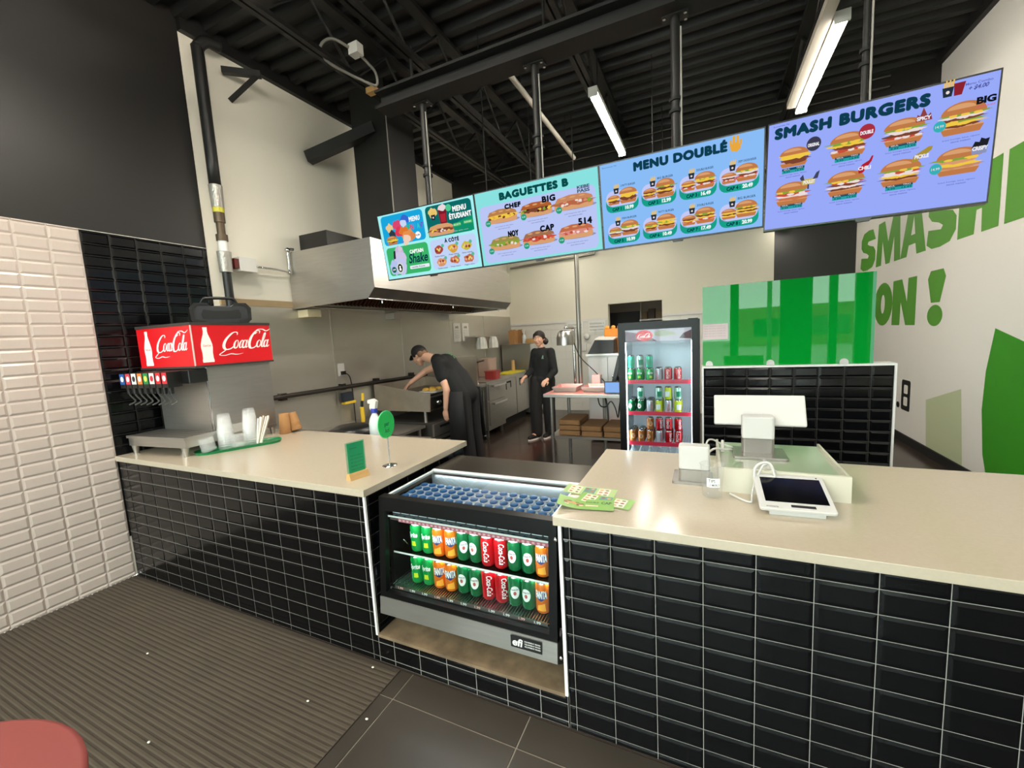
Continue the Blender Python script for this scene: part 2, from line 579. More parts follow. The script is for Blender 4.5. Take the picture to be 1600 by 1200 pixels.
# ---------------------------------------------------------------- ceiling steel and lamps
b = MB(mat('beam black', '#0b0a09', .75))
b.box(-1.95, XW, 1.43, 1.60, 3.48, 3.50)
b.box(-1.95, XW, 1.505, 1.525, 3.50, 3.60)
b.box(-1.95, XW, 1.43, 1.60, 3.60, 3.62)
for x in (-1.63, -.52, 1.3):
    b.cyl((x, 1.515, 3.62), (x, 1.515, 3.90), .012, n=6)
b.build('steel_beam', label='black wide-flange beam running across the ceiling, carrying the screen poles', cat='beam')
JL = {-2.2: 'black open-web joist nearest the white kitchen wall', -1.63: 'black open-web joist, second from the kitchen wall', -.52: 'black open-web joist beside the middle lamp tube',
      1.3: 'black open-web joist beside the mural-side lamp tube'}
for x, lb in JL.items():
    t = T('roof_joist', lb, 'joist', (x, 1, 4.2), group='open-web joists under the roof deck')
    zb = 3.80 if x < -1 else 3.88
    b = MB(blacksteel)
    b.box(x - .045, x - .008, -4.95, 4.78, zb, zb + .035)
    b.box(x + .008, x + .045, -4.95, 4.78, zb, zb + .035)
    b.build('bottom_chord', t)
    b = MB(blacksteel)
    b.box(x - .045, x + .045, -4.95, 4.78, 4.2, 4.235)
    b.build('top_chord', t)
    b = MB(blacksteel)
    y, k = -4.8, 0
    while y < 4.3:
        b.cyl((x, y, zb + .02 if k % 2 else 4.2), (x, y + .42, 4.2 if k % 2 else zb + .02), .013, n=6)
        y += .42
        k += 1
    b.build('web', t)

def tubelamp(x, y0, y1, z, lb, wide=.085, group=None, rods=True, st=LED):
    t = T('tube_lamp', lb, 'ceiling light', (x, (y0 + y1) / 2, z), group=group)
    b = MB(mat('lamp housing', '#d8d6d0', .4))
    b.box(x - wide / 2, x + wide / 2, y0, y1, z + .012, z + .06)
    b.box(x - wide / 2, x + wide / 2, y0 - .02, y0, z - .02, z + .06)
    b.box(x - wide / 2, x + wide / 2, y1, y1 + .02, z - .02, z + .06)
    b.build('housing', t)
    b = MB(glow('#fff6e8', st))
    b.prism(ell(0, .012, wide * .42, .035, 8, 180, 360), lambda u, v, q: (x + u, q, z + v), y0, y1)
    b.build('diffuser', t)
    if rods:
        for yy in (y0 + .2, y1 - .2):
            MB(blackm).cyl((x, yy, z + .06), (x, yy, 4.24), .006, n=6).build('hanger', t)
    return t
tubelamp(-.475, 2.73, 4.25, 3.79, 'glowing lamp tube above the double menu screen, middle of the ceiling')
tubelamp(1.40, 2.72, 4.19, 3.79, 'glowing lamp tube over the burger menu screen, near the mural wall', .10)
tubelamp(1.72, 6.55, 7.1, 3.13, 'short glowing lamp tube in the dark corridor below the burger menu screen', .08)
for x in (-2.1, -1.2, 1.4):
    for y in (-4.6, -2.85, -1.0):
        tubelamp(x, y, y + 1.5, 3.86, 'unseen lamp tube over the dining side, behind the photographer', .09, 'lamp tubes over the dining side', True, LED * (2.0 if y > -2 and x < 0 else .85))  # near left pair added and strengthened to brighten the white wall
for x, y, z, st in ((-1.9, 5.0, 3.3, LED * .4), (-.5, 5.0, 3.3, LED * .3), (-1.3, 1.85, 2.75, LED * .65), (.0, 3.0, 3.1, LED * 1.3)):  # unseen tubes added behind the screens to brighten kitchen and left wall
    tubelamp(x, y, y + 1.5, z, 'added, unseen lamp tube hung over the kitchen, hidden behind the menu screens', .14, 'added lamp tubes over the kitchen', True, st)
tubelamp(-.75, 6.98, 8.2, 2.85, 'unseen lamp tube added in the store room beyond the back doorway', .08, None, True, LED * .22)  # unseen tube added to brighten the room beyond the doorway
b = MB(mat('pale trunking', '#b9b3a6', .5))
b.box(1.255, 1.335, -1.0, 4.1, 3.80, 3.86)
b.build('lamp_trunking', label='long pale steel trunking running beside the mural-side lamp tube', cat='trunking')
b = MB(mat('pale trunking', '#b9b3a6', .5))
b.cyl((-1.10, 2.13, 3.9), (-1.11, 4.3, 3.9), .026)
for y in (2.5, 3.9):
    b.cyl((-1.105, y, 3.9), (-1.105, y, 4.25), .006, n=6, m=blackm)
b.build('white_pipe', label='white plastic pipe sloping under the dark roof deck', cat='pipe')
for i, (x, y, tx) in enumerate(((-1.58, 1.56, 'far left, over the sides menu'), (-.615, 1.56, 'over the baguette menu'), (.307, 1.56, 'between the double menu and burger menu'), (1.25, 1.57, 'at the mural end'))):
    t = T('hanging_pole', 'black pole hanging the menu screens from the beam, ' + tx, 'pole', (x, y, 2.7), group='poles hanging the menu screens')
    rr = .028 if i < 3 else .014
    b = MB(blacksteel)
    b.cyl((x, y, 2.62), (x, y, 3.478), rr, n=12)
    b.build('pole', t)
    b = MB(blacksteel)
    b.box(x - .075, x + .075, y - .04, y + .04, 3.470, 3.479)
    b.build('flange', t)
    for dx, dy in ((-.06, -.03), (.06, -.03), (.06, .03)):
        MB(chrome).cyl((x + dx, y + dy, 3.46), (x + dx, y + dy, 3.470), .010, n=6).build('bolt', t)
    c = MB(mat('grey cable', '#9c9890', .5))
    c.cyl((x + rr + .006, y - .02, 2.62), (x + rr + .006, y - .02, 3.4), .005, n=6)
    c.build('cable', t)
    for z in (2.92, 2.99):
        MB(blackm).cyl((x, y, z), (x, y, z + .018), rr + .012, n=12).build('cable_tie', t)
# wall bracket, sensor, block and coil up in the corner
b = MB(blacksteel)
b.bar((-3.30, 1.10, 4.0), (-3.08, 1.30, 4.0), .05, .05)
b.bar((-3.33, 1.16, 3.79), (-3.10, 1.28, 3.99), .03, .03)
b.build('wall_bracket', label='small black steel bracket with diagonal strut high on the white wall', cat='bracket')
b = MB(blacksteel)
b.bar((-3.32, 1.93, 3.57), (-2.62, 2.19, 3.80), .10, .11)
b.build('duct_support', label='black square beam reaching from the white wall to the hood duct', cat='beam')
t = T('ceiling_sensor', 'white junction box with a loose loop of flexible conduit under the dark deck', 'junction box', (-2.0, 1.36, 3.85))
MB(white).box(-2.06, -1.97, 1.30, 1.37, 3.85, 3.93).build('box', t)
MB(mat('flexible conduit', '#77736b', .5)).tube([(-2.05, 1.3, 3.9), (-2.12, 1.2, 3.93), (-2.2, 1.16, 3.88), (-2.2, 1.2, 3.80), (-2.12, 1.33, 3.75), (-2.05, 1.42, 3.72), (-1.98, 1.5, 3.70), (-1.96, 1.48, 3.78), (-1.99, 1.42, 3.84), (-2.0, 1.36, 3.86)], .011).build('conduit', t)
b = MB(wood)
b.box(-2.20, -2.11, 1.62, 1.68, 3.755, 3.7995)
b.build('wood_block', label='small scrap of pale wood stuck on the dark joist', cat='wood block')
b = MB(white)
b.box(-2.12, -2.08, 1.74, 1.77, 3.63, 3.66)
b.cyl((-2.10, 1.755, 3.66), (-2.16, 1.755, 3.82), .006, n=6, m=blackm)
b.build('sensor_head', label='tiny white detector under the joist below the wood scrap', cat='detector')
for z, lb in ((4.17, 'upper'), (4.06, 'lower')):
    b = MB(mat('thin pipe', '#3a3835', .4))
    b.cyl((-2.9, 4.77, z), (2.3, 4.77, z), .014, n=8)
    b.build('sprinkler_pipe', label=lb + ' thin dark pipe running along the bulkhead behind the screens', cat='pipe', group='pipes along the bulkhead')
b = MB(mat('grey pipe', '#8b887f', .4, .6))
b.cyl((-1.46, YB - .05, 3.07), (XL + .1, YB - .05, 3.0), .022)
b.cyl((-1.46, YB - .05, 3.07), (-1.46, YB - .05, 3.2), .022)
b.build('wall_pipe', label='thin grey pipe along the cream back wall just below the screens', cat='pipe')
b = MB(mat('steel tube', '#8e8b84', .35, .8))
b.cyl((-1.0, 3.83, .905), (-1.0, 3.83, 2.85), .028)
b.cyl((-1.0, 3.83, 2.85), (-1.0, 3.83, 4.24), .007, n=6, m=blackm)
b.build('service_pole', label='grey steel service pole rising from the prep table up behind the menu screens', cat='pole')
# ---------------------------------------------------------------- service counters
strip = mat('white metal edge', '#e6e4e0', .3)
ply = mat('worn plywood', '#78644c', .75, noise=.8, nscale=14)
t = T('service_counter', 'long tiled counter on the left with beige stone top carrying the soda fountain', 'counter', (-2.2, .45, 0))
b = MB(quartz)
b.box(XL + .0115, -1.0075, -.012, .945, .868, H)
b.build('worktop', t, bevel=.002)
b = MB(blackm)
b.box(XL + .0115, -1.03, .008, .93, 0.001, .868)
FC = lambda u, v, w: (u, .006 - w, v)
tiles(b, FC, XL + .0115, -1.022, 0.002, .868, -1.0616, P, .811, R, tileblk, grout, g=.0022)
FS = lambda u, v, w: (-1.029 + w, u, v)
tiles(b, FS, .0, .93, .16, .868, .03, P, .811, R, tileblk, groutd, g=.0035)
b.build('tiled_body', t)
b = MB(strip)
b.box(-1.026, -1.013, -.004, .006, .15, .868)
b.build('edge_strip', t)
t = T('service_counter', 'tiled counter on the right with beige stone top carrying the till and tablet', 'counter', (1.1, .45, 0))
b = MB(quartz)
b.box(-.0589, 2.25, -.012, .958, .868, H)
b.build('worktop', t, bevel=.002)
b = MB(blackm)
b.box(-.024, 2.22, .008, .93, 0.001, .868)
tiles(b, FC, -.028, 2.22, 0.002, .868, 0, P, .811, R, tileblk, grout, g=.0022)
tiles(b, lambda u, v, w: (-.026 - w, u, v), .0, .93, .16, .868, .03, P, .811, R, tileblk, groutd, g=.0035)
b.build('tiled_body', t)
b = MB(strip)
b.box(-.042, -.029, -.004, .006, .15, .868)
b.build('edge_strip', t)
t = T('plinth', 'low black tiled step with worn plywood top under the drinks display case', 'plinth', (-.53, .4, 0))
b = MB(blackm)
b.box(-1.013, -.042, .008, .8, .001, .14)
tiles(b, FC, -1.02, -.034, .002, .141, -.0 - P * 7, P, .811, R, tileblk, grout, g=.0035)
b.build('tiled_face', t)
b = MB(ply)
b.box(-1.012, -.043, -.002, .8, .141, .157)
b.build('sill_board', t)

# ---------------------------------------------------------------- drinks display case
DX0, DX1 = -.985, -.07
t = T('display_case', 'low black glass-fronted drinks cooler built in between the two counters', 'display cooler', (-.53, .4, .157))
caseb = mat('case black', '#090909', .3, spec=.25)
b = MB(caseb)
yt, yb = .055, .012               # front plane leans back: y at z=.80 and z=.36
fy = lambda z: yb + (yt - yb) * (z - .36) / .44
def fbar(x0, x1, z0, z1, d=.03):
    b.add([(x0, fy(z0), z0), (x1, fy(z0), z0), (x1, fy(z1), z1), (x0, fy(z1), z1), (x0, fy(z0) + d, z0), (x1, fy(z0) + d, z0), (x1, fy(z1) + d, z1), (x0, fy(z1) + d, z1)],
          [(0, 1, 2, 3), (7, 6, 5, 4), (0, 4, 5, 1), (3, 2, 6, 7), (0, 3, 7, 4), (1, 5, 6, 2)])
fbar(DX0, DX1, .785, .850, .045)
fbar(DX0, DX1, .355, .385)
fbar(DX0, DX0 + .035, .385, .785)
fbar(DX1 - .035, DX1, .385, .785)
b.box(DX0, DX0 + .02, .10, .50, .36, .835)
b.box(DX1 - .02, DX1, .10, .50, .36, .835)
b.box(DX0 + .0, DX1, .50, .52, .36, .845)
b.build('frame', t)
b = MB(glass('case glass', '#eef6f4', .01))
b.add([(DX0 + .035, fy(.385) + .012, .385), (DX1 - .035, fy(.385) + .012, .385), (DX1 - .035, fy(.785) + .012, .785), (DX0 + .035, fy(.785) + .012, .785)], [(0, 1, 2, 3)])
b.build('front_glass', t)
b = MB(glass('case glass', '#eef6f4', .01))
b.add([(DX0 + .03, .10, .846), (DX1 - .03, .10, .846), (DX1 - .03, .48, .846), (DX0 + .03, .48, .846)], [(0, 1, 2, 3)])
b.build('top_glass', t)
b = MB(mat('glass edge trim', '#dfe3e4', .25))
b.box(DX0 + .02, DX1 - .02, .475, .50, .838, .852)
b.box(DX0 + .02, DX0 + .035, .10, .48, .838, .850)
b.box(DX1 - .035, DX1 - .02, .10, .48, .838, .850)
b.build('top_trim', t)
b = MB(mat('lid dark steel', '#55504a', .22, .8))
b.box(DX0, DX1, .52, .80, .80, .845)
b.build('rear_lid', t)
b = MB(blackm)
b.box(DX0, DX1, .53, .78, .16, .80)
b.build('motor_housing', t)
b = MB(steel)
b.add([(DX0, yb - .004, .36), (DX1, yb - .004, .36), (DX1, yb - .012, .275), (DX0, yb - .012, .275), (DX0, .12, .185), (DX1, .12, .185), (DX0, .30, .36), (DX1, .30, .36)],
      [(3, 2, 1, 0), (4, 5, 2, 3), (0, 1, 7, 6), (6, 7, 5, 4), (0, 6, 4, 3), (1, 2, 5, 7)])
b.build('lower_panel', t)
b = MB(blackm)
for i in range(60):
    x = DX0 + .18 + i * .0105
    b.add([(x, .04, .2485), (x + .005, .04, .2485), (x + .005, .10, .2045), (x, .10, .2045)], [(0, 1, 2, 3)])
vent = b.build('vent_grille', t)
b = MB(blackm)
FP = lambda u, v, w: (DX1 - .205 + u, yb - .0092 - w - .0, .298 + v)
b.flat([(0, 0), (.14, 0), (.14, .052), (0, .052)], FP, .002)
b.text('efi', FP, .008, .008, .056, .044, .003, strip, .03, .15)
for i in range(3):
    b.text('EQUIPMENT FROID', FP, .064, .034 - i * .011, .134, .041 - i * .011, .003, strip, .02)
b.build('maker_plate', t)
for z in (.30, .80):
    MB(chrome).ball((DX1 + .012, .012, z), .009).build('hinge_knob', t)
inner = mat('case lining', '#8d9494', .35)
b = MB(inner)
b.box(DX0 + .021, DX1 - .021, .47, .499, .37, .83)
b.box(DX0 + .021, DX1 - .021, .07, .47, .362, .372, mat('case floor', '#3a3c3a', .5))
b.build('lining', t)
b = MB(mat('lamp housing dark', '#5a4448', .5))
for z in (.728, .536):
    b.box(DX0 + .04, DX1 - .04, .082 if z > .6 else .112, .100 if z > .6 else .130, z, z + .008)
led = glow('#eef6ff', 42)
for z, y in ((.7275, .084), (.5355, .114)):
    b.add([(DX0 + .05, y, z), (DX1 - .05, y, z), (DX1 - .05, y + .014, z), (DX0 + .05, y + .014, z)], [(0, 3, 2, 1)], led)
b.add([(DX0 + .05, .455, .834), (DX1 - .05, .455, .834), (DX1 - .05, .468, .834), (DX0 + .05, .468, .834)], [(0, 3, 2, 1)], led)
b.box(DX0 + .05, DX1 - .05, .452, .470, .8345, .838)
b.build('lamp_strip', t)
shg = glass('shelf glass', '#e6f2ee', .02)
for nm, z, y0 in (('glass_shelf', .545, .105), ('glass_shelf', .747, .075)):
    b = MB(shg)
    b.box(DX0 + .025, DX1 - .025, y0, .46, z, z + .006)
    f = b.build(nm, t)
    b = MB(strip)
    b.box(DX0 + .025, DX1 - .025, y0 - .002, y0, z - .002, z + .006)
    b.build('shelf_edge', f)
b = MB(chrome)
b.box(DX0 + .025, DX1 - .025, .06, .066, .384, .394)
for i in range(66):
    x = DX0 + .03 + i * .013
    b.cyl((x, .06, .392), (x, .42, .392), .0026, n=5, caps=False)
b.build('wire_rack', t)
b = MB(mat('pink shelf strip', '#b0606c', .5))
FK = FY(DX0 + .1, .072, .728)
b.flat([(0, 0), (.79, 0), (.79, .017), (0, .017)], FK, 0)
for i in range(34):
    b.flat([(i * .0232 + .004, .004), (i * .0232 + .016, .004), (i * .0232 + .016, .013), (i * .0232 + .004, .013)], FK, .001, mat('pink pale', '#d8a8b0', .5))
b.build('price_strip', t)
b = MB(mat('price rail', '#4a4440', .5))
FK = FY(DX0 + .06, .052, .386)
b.flat([(0, 0), (.80, 0), (.80, .018), (0, .018)], FK, 0)
for i in range(11):
    b.text('1.99', FK, .02 + i * .072, .003, .05 + i * .072, .015, .001, strip if i % 3 else mat('price pink', '#f0b0a0', .6), .03)
b.build('price_rail', t)
b = MB(chrome)
b.tube([(DX0 + .04, .16, .57), (DX0 + .06, .14, .60), (DX0 + .08, .15, .57), (DX0 + .09, .13, .59)], .003, n=5)
b.build('wire_clip', t)

alu = mat('can aluminium', '#c8c8c6', .22, 1)
def wrap(mb, s, r, u0, u1, z0, z1, m, bold=.03, ang=0, shear=0, off=.0006, rot=False):
    """lettering laid around a can; u is arc length, 0 faces -y"""
    if rot:
        fr = lambda u, v, w: (r2_ * math.sin(v / r + ang), -r2_ * math.cos(v / r + ang), -u)
    else:
        fr = lambda u, v, w: (r2_ * math.sin(u / r + ang), -r2_ * math.cos(u / r + ang), v)
    r2_ = r + off
    mb.text(s, fr, u0, z0, u1, z1, 0, m, bold, shear)
def patch(mb, pts, r, m, ang=0, off=.0004):
    # star-shaped patch as a fan so it follows the curve
    fine = []
    for i, p in enumerate(pts):
        q = pts[(i + 1) % len(pts)]
        k = max(1, int(abs(q[0] - p[0]) / .004))
        fine += [(p[0] + (q[0] - p[0]) * j / k, p[1] + (q[1] - p[1]) * j / k) for j in range(k)]
    pts = fine
    cx, cz = sum(p[0] for p in pts) / len(pts), sum(p[1] for p in pts) / len(pts)
    vs = []
    n = len(pts)
    for k in (0, .35, .7, 1):
        for p in pts:
            u, z = cx + (p[0] - cx) * k, cz + (p[1] - cz) * k
            vs.append(((r + off) * math.sin(u / r + ang), -(r + off) * math.cos(u / r + ang), z))
    fs = [(k * n + i, k * n + (i + 1) % n, (k + 1) * n + (i + 1) % n, (k + 1) * n + i) for k in (0, 1, 2) for i in range(n)]
    mb.add(vs, fs, m)
CC = {'lime': '#0a9a46', 'orange': '#f07818', 'ginger': '#0c6b3a', 'red': '#c8101c', 'silver': '#c9ccd2', 'yellow': '#c6d020', 'brown': '#b06a30', 'aqua': '#30b48c', 'pale': '#b8d8c4'}
RC = .033
def can(kind, name, label, group, detail=True, hh=.122):
    col = mat('can ' + kind, CC[kind], .25, .35, spec=.7)
    t = T(name, label, 'drink can', group=group)
    b = MB(col)
    b.lathe([(RC - .006, .003), (RC - .001, .010), (RC, .016), (RC, hh - .020), (RC - .0035, hh - .008)], n=24 if detail else 14, cap=False)
    bn = len(b.v)
    wt = mat('can white', '#f0efec', .35)
    nv = mat('can navy', '#1c2f6c', .35)
    if kind == 'lime':
        wrap(b, 'Sprite', RC, -.026, .026, .060, .088, wt, .03, -.1, .2)
        patch(b, [(-.012, .03), (.012, .03), (.010, .05), (-.010, .05)], RC, mat('can yellow', '#c8d428', .3))
    elif kind == 'orange':
        patch(b, [(-.028, .062), (.0, .052), (.027, .066), (.028, .085), (.0, .092), (-.027, .082)], RC, nv, off=.0003)
        wrap(b, 'FANTA', RC, -.027, .027, .062, .092, wt, .05, 0, .1, .0007)
        patch(b, [(-.02, .015), (.02, .015), (.016, .045), (-.016, .035)], RC, mat('can amber', '#f8a838', .3))
    elif kind in ('ginger', 'brown'):
        patch(b, ell(0, .062, .021, .025, 16), RC, wt if kind == 'ginger' else mat('can tan', '#d8a870', .35))
        patch(b, ell(0, .058, .007, .008, 10), RC, mat('can crest', '#b85048', .4), off=.0007)
        wrap(b, 'Canada Dry' if kind == 'ginger' else 'A&W', RC, -.018, .018, .068, .076, mat('can dark', '#083820', .4) if kind == 'ginger' else nv, .02, 0, 0, .001)
    elif kind in ('red', 'silver'):
        wrap(b, 'Coca-Cola', RC, -.104, -.022, -.013, .013, wt if kind == 'red' else mat('can red ink', '#c01820', .3), .02, .2, .35, .0015, True)
    elif kind in ('yellow', 'pale', 'aqua'):
        patch(b, [(-.02, .03), (.02, .03), (.022, .08), (-.022, .08)], RC, wt if kind == 'yellow' else mat('can teal', '#18805c', .3))
    if hh > .13:
        b.v[bn:] = [(p[0], p[1], p[2] * hh / .122) for p in b.v[bn:]]
    b.build('body', t)
    b = MB(alu)
    b.lathe([(RC - .0035, hh - .008), (RC - .006, hh - .001), (RC - .008, hh), (RC - .009, hh - .004), (0, hh - .004)], n=24 if detail else 14, cap=False)
    b.lathe([(RC - .010, 0), (RC - .006, .003)], n=14)
    ld = b.build('lid', t)
    if detail:
        b = MB(alu)
        b.prism(ell(0, .004, .007, .011, 10), lambda u, v, w: (u, v, hh - .0035 + w), 0, .001)
        b.build('pull_tab', ld)
    return t

NAMES = {'lime': 'green lemon-lime can', 'orange': 'orange soda can', 'ginger': 'dark green ginger ale can', 'red': 'red cola can', 'silver': 'silver cola can', 'yellow': 'yellow-green can', 'brown': 'brown root beer can', 'aqua': 'sea-green can', 'pale': 'pale green can'}
order = ['lime', 'lime', 'orange', 'orange', 'ginger', 'ginger', 'red', 'red', 'ginger', 'ginger', 'orange']
protos = {}
def place_can(kind, loc, rz, label, group, detail=True):
    key = (kind, detail)
    if key not in protos:
        protos[key] = o = can(kind, 'drink_can', label, group, detail, .145 if detail else .122)
    else:
        o = copy_tree(protos[key])
    o.location = loc
    o.rotation_euler = (0, 0, rz)
    o['label'] = label
    o['group'] = group
    return o
for row, z, nm in ((0, .5515, 'upper'), (1, .394, 'lower')):
    for i, k in enumerate(order):
        for d in range(2):
            place_can(k, (-.845 + i * .0672, (.155 if row == 0 else .14) + d * .075 + random.uniform(-.004, .004), z), .25 + random.uniform(-.35, .35),
                      '%s, %s from left, %s row, %s shelf, counter case' % (NAMES[k], ORD[i], 'front' if d == 0 else 'back', nm), 'cans in the counter drinks case')
bw = mat('yoghurt bottle white', '#e4e9ee', .3)
bc = mat('blue cap', '#3a74b4', .35)
bt = None
for j in range(5):
    for i in range(16):
        lb = 'small blue-capped white bottle, %s from left, %s row back, under case top' % (ORD[i], ORD[j])
        loc = (-.925 + i * .0535, .13 + j * .054, .754)
        if bt is None:
            bt = T('small_bottle', lb, 'bottle', (0, 0, 0), group='small bottles under the top glass')
            q = MB(bw)
            q.rbox(-.0245, .0245, -.0245, .0245, 0, .058, .006)
            q.prism(ell(0, .028, .016, .020, 14), lambda u, v, w: (u, w, v), -.0252, -.0245, bc)
            q.build('body', bt)
            MB(bc).lathe([(.0195, .0575), (.0195, .064), (.018, .066), (0, .066)], n=14).build('cap', bt)
            o = bt
        else:
            o = copy_tree(bt)
        o.location = loc
        o['label'] = lb

# ---------------------------------------------------------------- soda fountain (own frame: x right, y back)
PH = math.radians(5)
t = T('soda_fountain', 'steel soda fountain with red illuminated cola header and eight dispensing valves', 'soda fountain', (-2.70, .25, H), PH)
SX = MW[t]
cola = mat('cola red panel', '#d0141e', .3, em=.25)
lw = mat('sign white', '#f4efe8', .4, em=.25)
def sm(m):
    q = MB(m)
    q.X = SX
    return q
b = sm(cola)
b.box(-.576, 0, 0, .61, .605, .885)
b.build('header', t)
b = sm(mat('header trim', '#3a3634', .4))
b.box(-.58, .004, -.004, .614, .885, .905)
b.box(-.58, .004, -.004, .614, .592, .606)
b.build('header_trim', t)
b = sm(mat('pale edge', '#e8c8c0', .4))
b.box(-.004, .003, -.003, .004, .606, .885)
b.build('corner_edge', t)
def ribbon(mb, fr, pts, wd, w, m):
    Pp = spline([Vector((p[0], p[1], 0)) for p in pts], 6)
    n = len(Pp)
    k = len(wd) - 1
    Lf, Rt = [], []
    for i, p in enumerate(Pp):
        d = (Pp[min(i + 1, n - 1)] - Pp[max(i - 1, 0)]).normalized()
        q = i / (n - 1) * k
        a = int(min(q, k - 1e-6))
        hw = (wd[a] + (wd[a + 1] - wd[a]) * (q - a)) / 2
        Lf.append(fr(p.x - d.y * hw, p.y + d.x * hw, w))
        Rt.append(fr(p.x + d.y * hw, p.y - d.x * hw, w))
    mb.add(Lf + Rt, [(i, i + 1, n + i + 1, n + i) for i in range(n - 1)], m)
def script(mb, fr, u0, v0, W_, H_, w, m):
    """the flowing white two-word script of the header"""
    f2 = lambda u, v, ww: fr(u0 + (u + .16 * (v - .3)) * W_, v0 + v * H_, ww)
    th, tn = .040, .016
    kk = [0]
    def R_(pts, wd):
        kk[0] += 1
        ribbon(mb, f2, [(x, y) for x, y in pts], wd, w + .0001 * kk[0], m)
    R_([(.24, .80), (.22, .92), (.13, .90), (.03, .62), (.01, .34), (.06, .16), (.16, .17), (.24, .32)], [tn, .03, .05, .06, .06, .045, .02])
    R_([(.08, .14), (.02, .03), (-.03, -.08), (.08, -.12), (.2, -.06), (.32, -.10), (.46, -.06)], [.02, .03, .02, .03, .04, .03, .006])
    def ring(cx, cy, rx, ry):
        R_([(cx + rx * math.cos(a), cy + ry * math.sin(a)) for a in [i * math.pi / 6 for i in range(13)]], [tn, tn, .03, th, th, .03, tn])
    ring(.262, .37, .040, .185)
    R_([(.392, .50), (.375, .555), (.345, .47), (.337, .32), (.36, .19), (.395, .25)], [.022, .026, .034, .036, .026, tn])
    ring(.437, .37, .036, .185)
    R_([(.482, .56), (.478, .30), (.492, .19), (.515, .26)], [.032, .034, .026, tn])
    R_([(.508, .44), (.545, .47)], [.03, .03])
    R_([(.73, .86), (.72, .98), (.64, .98), (.56, .70), (.545, .38), (.59, .17), (.67, .18), (.73, .30)], [tn, .03, .05, .06, .06, .045, .02])
    R_([(.67, .92), (.62, .84), (.66, 1.04), (.78, 1.06), (.88, .98), (.97, 1.10)], [tn, .03, .03, .04, .035, .008])
    ring(.765, .36, .042, .17)
    R_([(.82, .30), (.87, .60), (.875, .86), (.85, .86), (.838, .6), (.835, .32), (.86, .19), (.89, .25)], [tn, tn, .026, .036, .042, .034, tn])
    ring(.925, .36, .036, .17)
    R_([(.970, .55), (.966, .30), (.982, .19), (1.02, .28)], [.032, .034, .026, tn])
BOT = [(-.5, 0), (.5, 0), (.52, .06), (.47, .12), (.46, .28), (.52, .42), (.50, .52), (.38, .66), (.22, .80), (.17, .90), (.19, .92), (.19, 1), (-.19, 1), (-.19, .92), (-.17, .90), (-.22, .80), (-.38, .66), (-.50, .52), (-.52, .42), (-.46, .28), (-.47, .12), (-.52, .06)]
b = sm(lw)
FF = lambda u, v, w: (-.576 + u * .914, -.0015 - w, .605 + v)
FG = lambda u, v, w: (.0015 + w, u * .93, .605 + v)
b.flat([(.115 + p[0] * .085, .015 + p[1] * .245) for p in BOT], FF, 0)
b.text('Coca-Cola', FF, .085, .125, .145, .14, .001, cola, .01, .3)
script(b, FF, .225, .085, .345, .15, .0005, None)
b.flat([(.10 + p[0] * .085, .02 + p[1] * .245) for p in BOT], FG, 0)
b.text('Coca-Cola', FG, .07, .13, .13, .145, .001, cola, .01, .3)
script(b, FG, .225, .08, .40, .16, .0005, None)
b.build('header_lettering', t)
b = sm(steel)
b.box(-.56, -.03, .08, .60, .075, .60)
b.build('cabinet', t, bevel=.004)
b = sm(chrome)
b.box(-.036, -.026, .078, .088, .075, .60)
b.build('corner_seam', t)
b = sm(white)
b.add([(-.028, .10, .085), (-.028, .33, .085), (-.028, .33, .15), (-.028, .10, .15)], [(0, 1, 2, 3)])
FQ = lambda u, v, w: (-.0275 + w, .10 + u, .085 + v)
for i in range(4):
    b.text('SERVICE 18 4 20', FQ, .01, .05 - i * .014, .10 + .02 * (i % 2), .058 - i * .014, .0005, blackm, .0)
b.build('data_plate', t)
b = sm(black)
b.box(-.57, -.01, -.045, .08, .49, .585)
b.build('valve_block', t, bevel=.006)
VC = [('#2a5aa8', '#ffffff'), ('#d83a50', '#ffffff'), ('#f0f0f0', '#202020'), ('#e88038', '#ffffff'), ('#1c8a4a', '#e8e860'), ('#e8e4e4', '#c02030'), ('#d02028', '#ffffff'), ('#d82838', '#ffffff')]
for i, (c1, c2) in enumerate(VC):
    x = -.59 + i * .064
    b = sm(black)
    b.box(x, x + .056, -.135, -.045, .475, .578)
    b.lathe([(.014, .43), (.018, .475)], (x + .025, -.10, 0), n=10)
    v = b.build('valve', t)
    b = sm(mat('flavour card ' + str(i), c1, .35))
    FV = lambda u, v_, w: (x + u, -.1362 - w, .502 + v_)
    b.flat([(.003, 0), (.053, 0), (.053, .074), (.003, .074)], FV, 0)
    b.flat(ell(.028, .037, .017, .02, 10), FV, .0008, mat('flavour mark ' + str(i), c2, .4))
    b.build('flavour_card', v)
    b = sm(mat('lever grey', '#5a5856', .35))
    b.tube([(x + .025, -.11, .47), (x + .025, -.10, .42), (x + .025, -.075, .375), (x + .025, -.115, .355)], .005, n=6)
    b.build('lever', v)
b = sm(steel)
b.box(-.60, -.0, -.135, .09, .062, .118)
b.box(-.605, .008, -.145, .09, .118, .135)
b.build('drip_tray', t)
b = sm(steeld)
for i in range(9):
    b.box(-.595, -.006, -.130 + i * .024, -.122 + i * .024, .1352, .137)
b.build('drip_grate', t)
b = sm(steel)
b.box(-.56, -.02, .09, .59, .055, .078)
b.build('base_pan', t)
for x, y in ((-.58, -.11), (-.03, -.12), (-.04, .56), (-.53, .56), (-.25, -.0)):
    sm(steel).cyl((x, y, 0), (x, y, .065), .014, .024, n=12).build('leg', t)

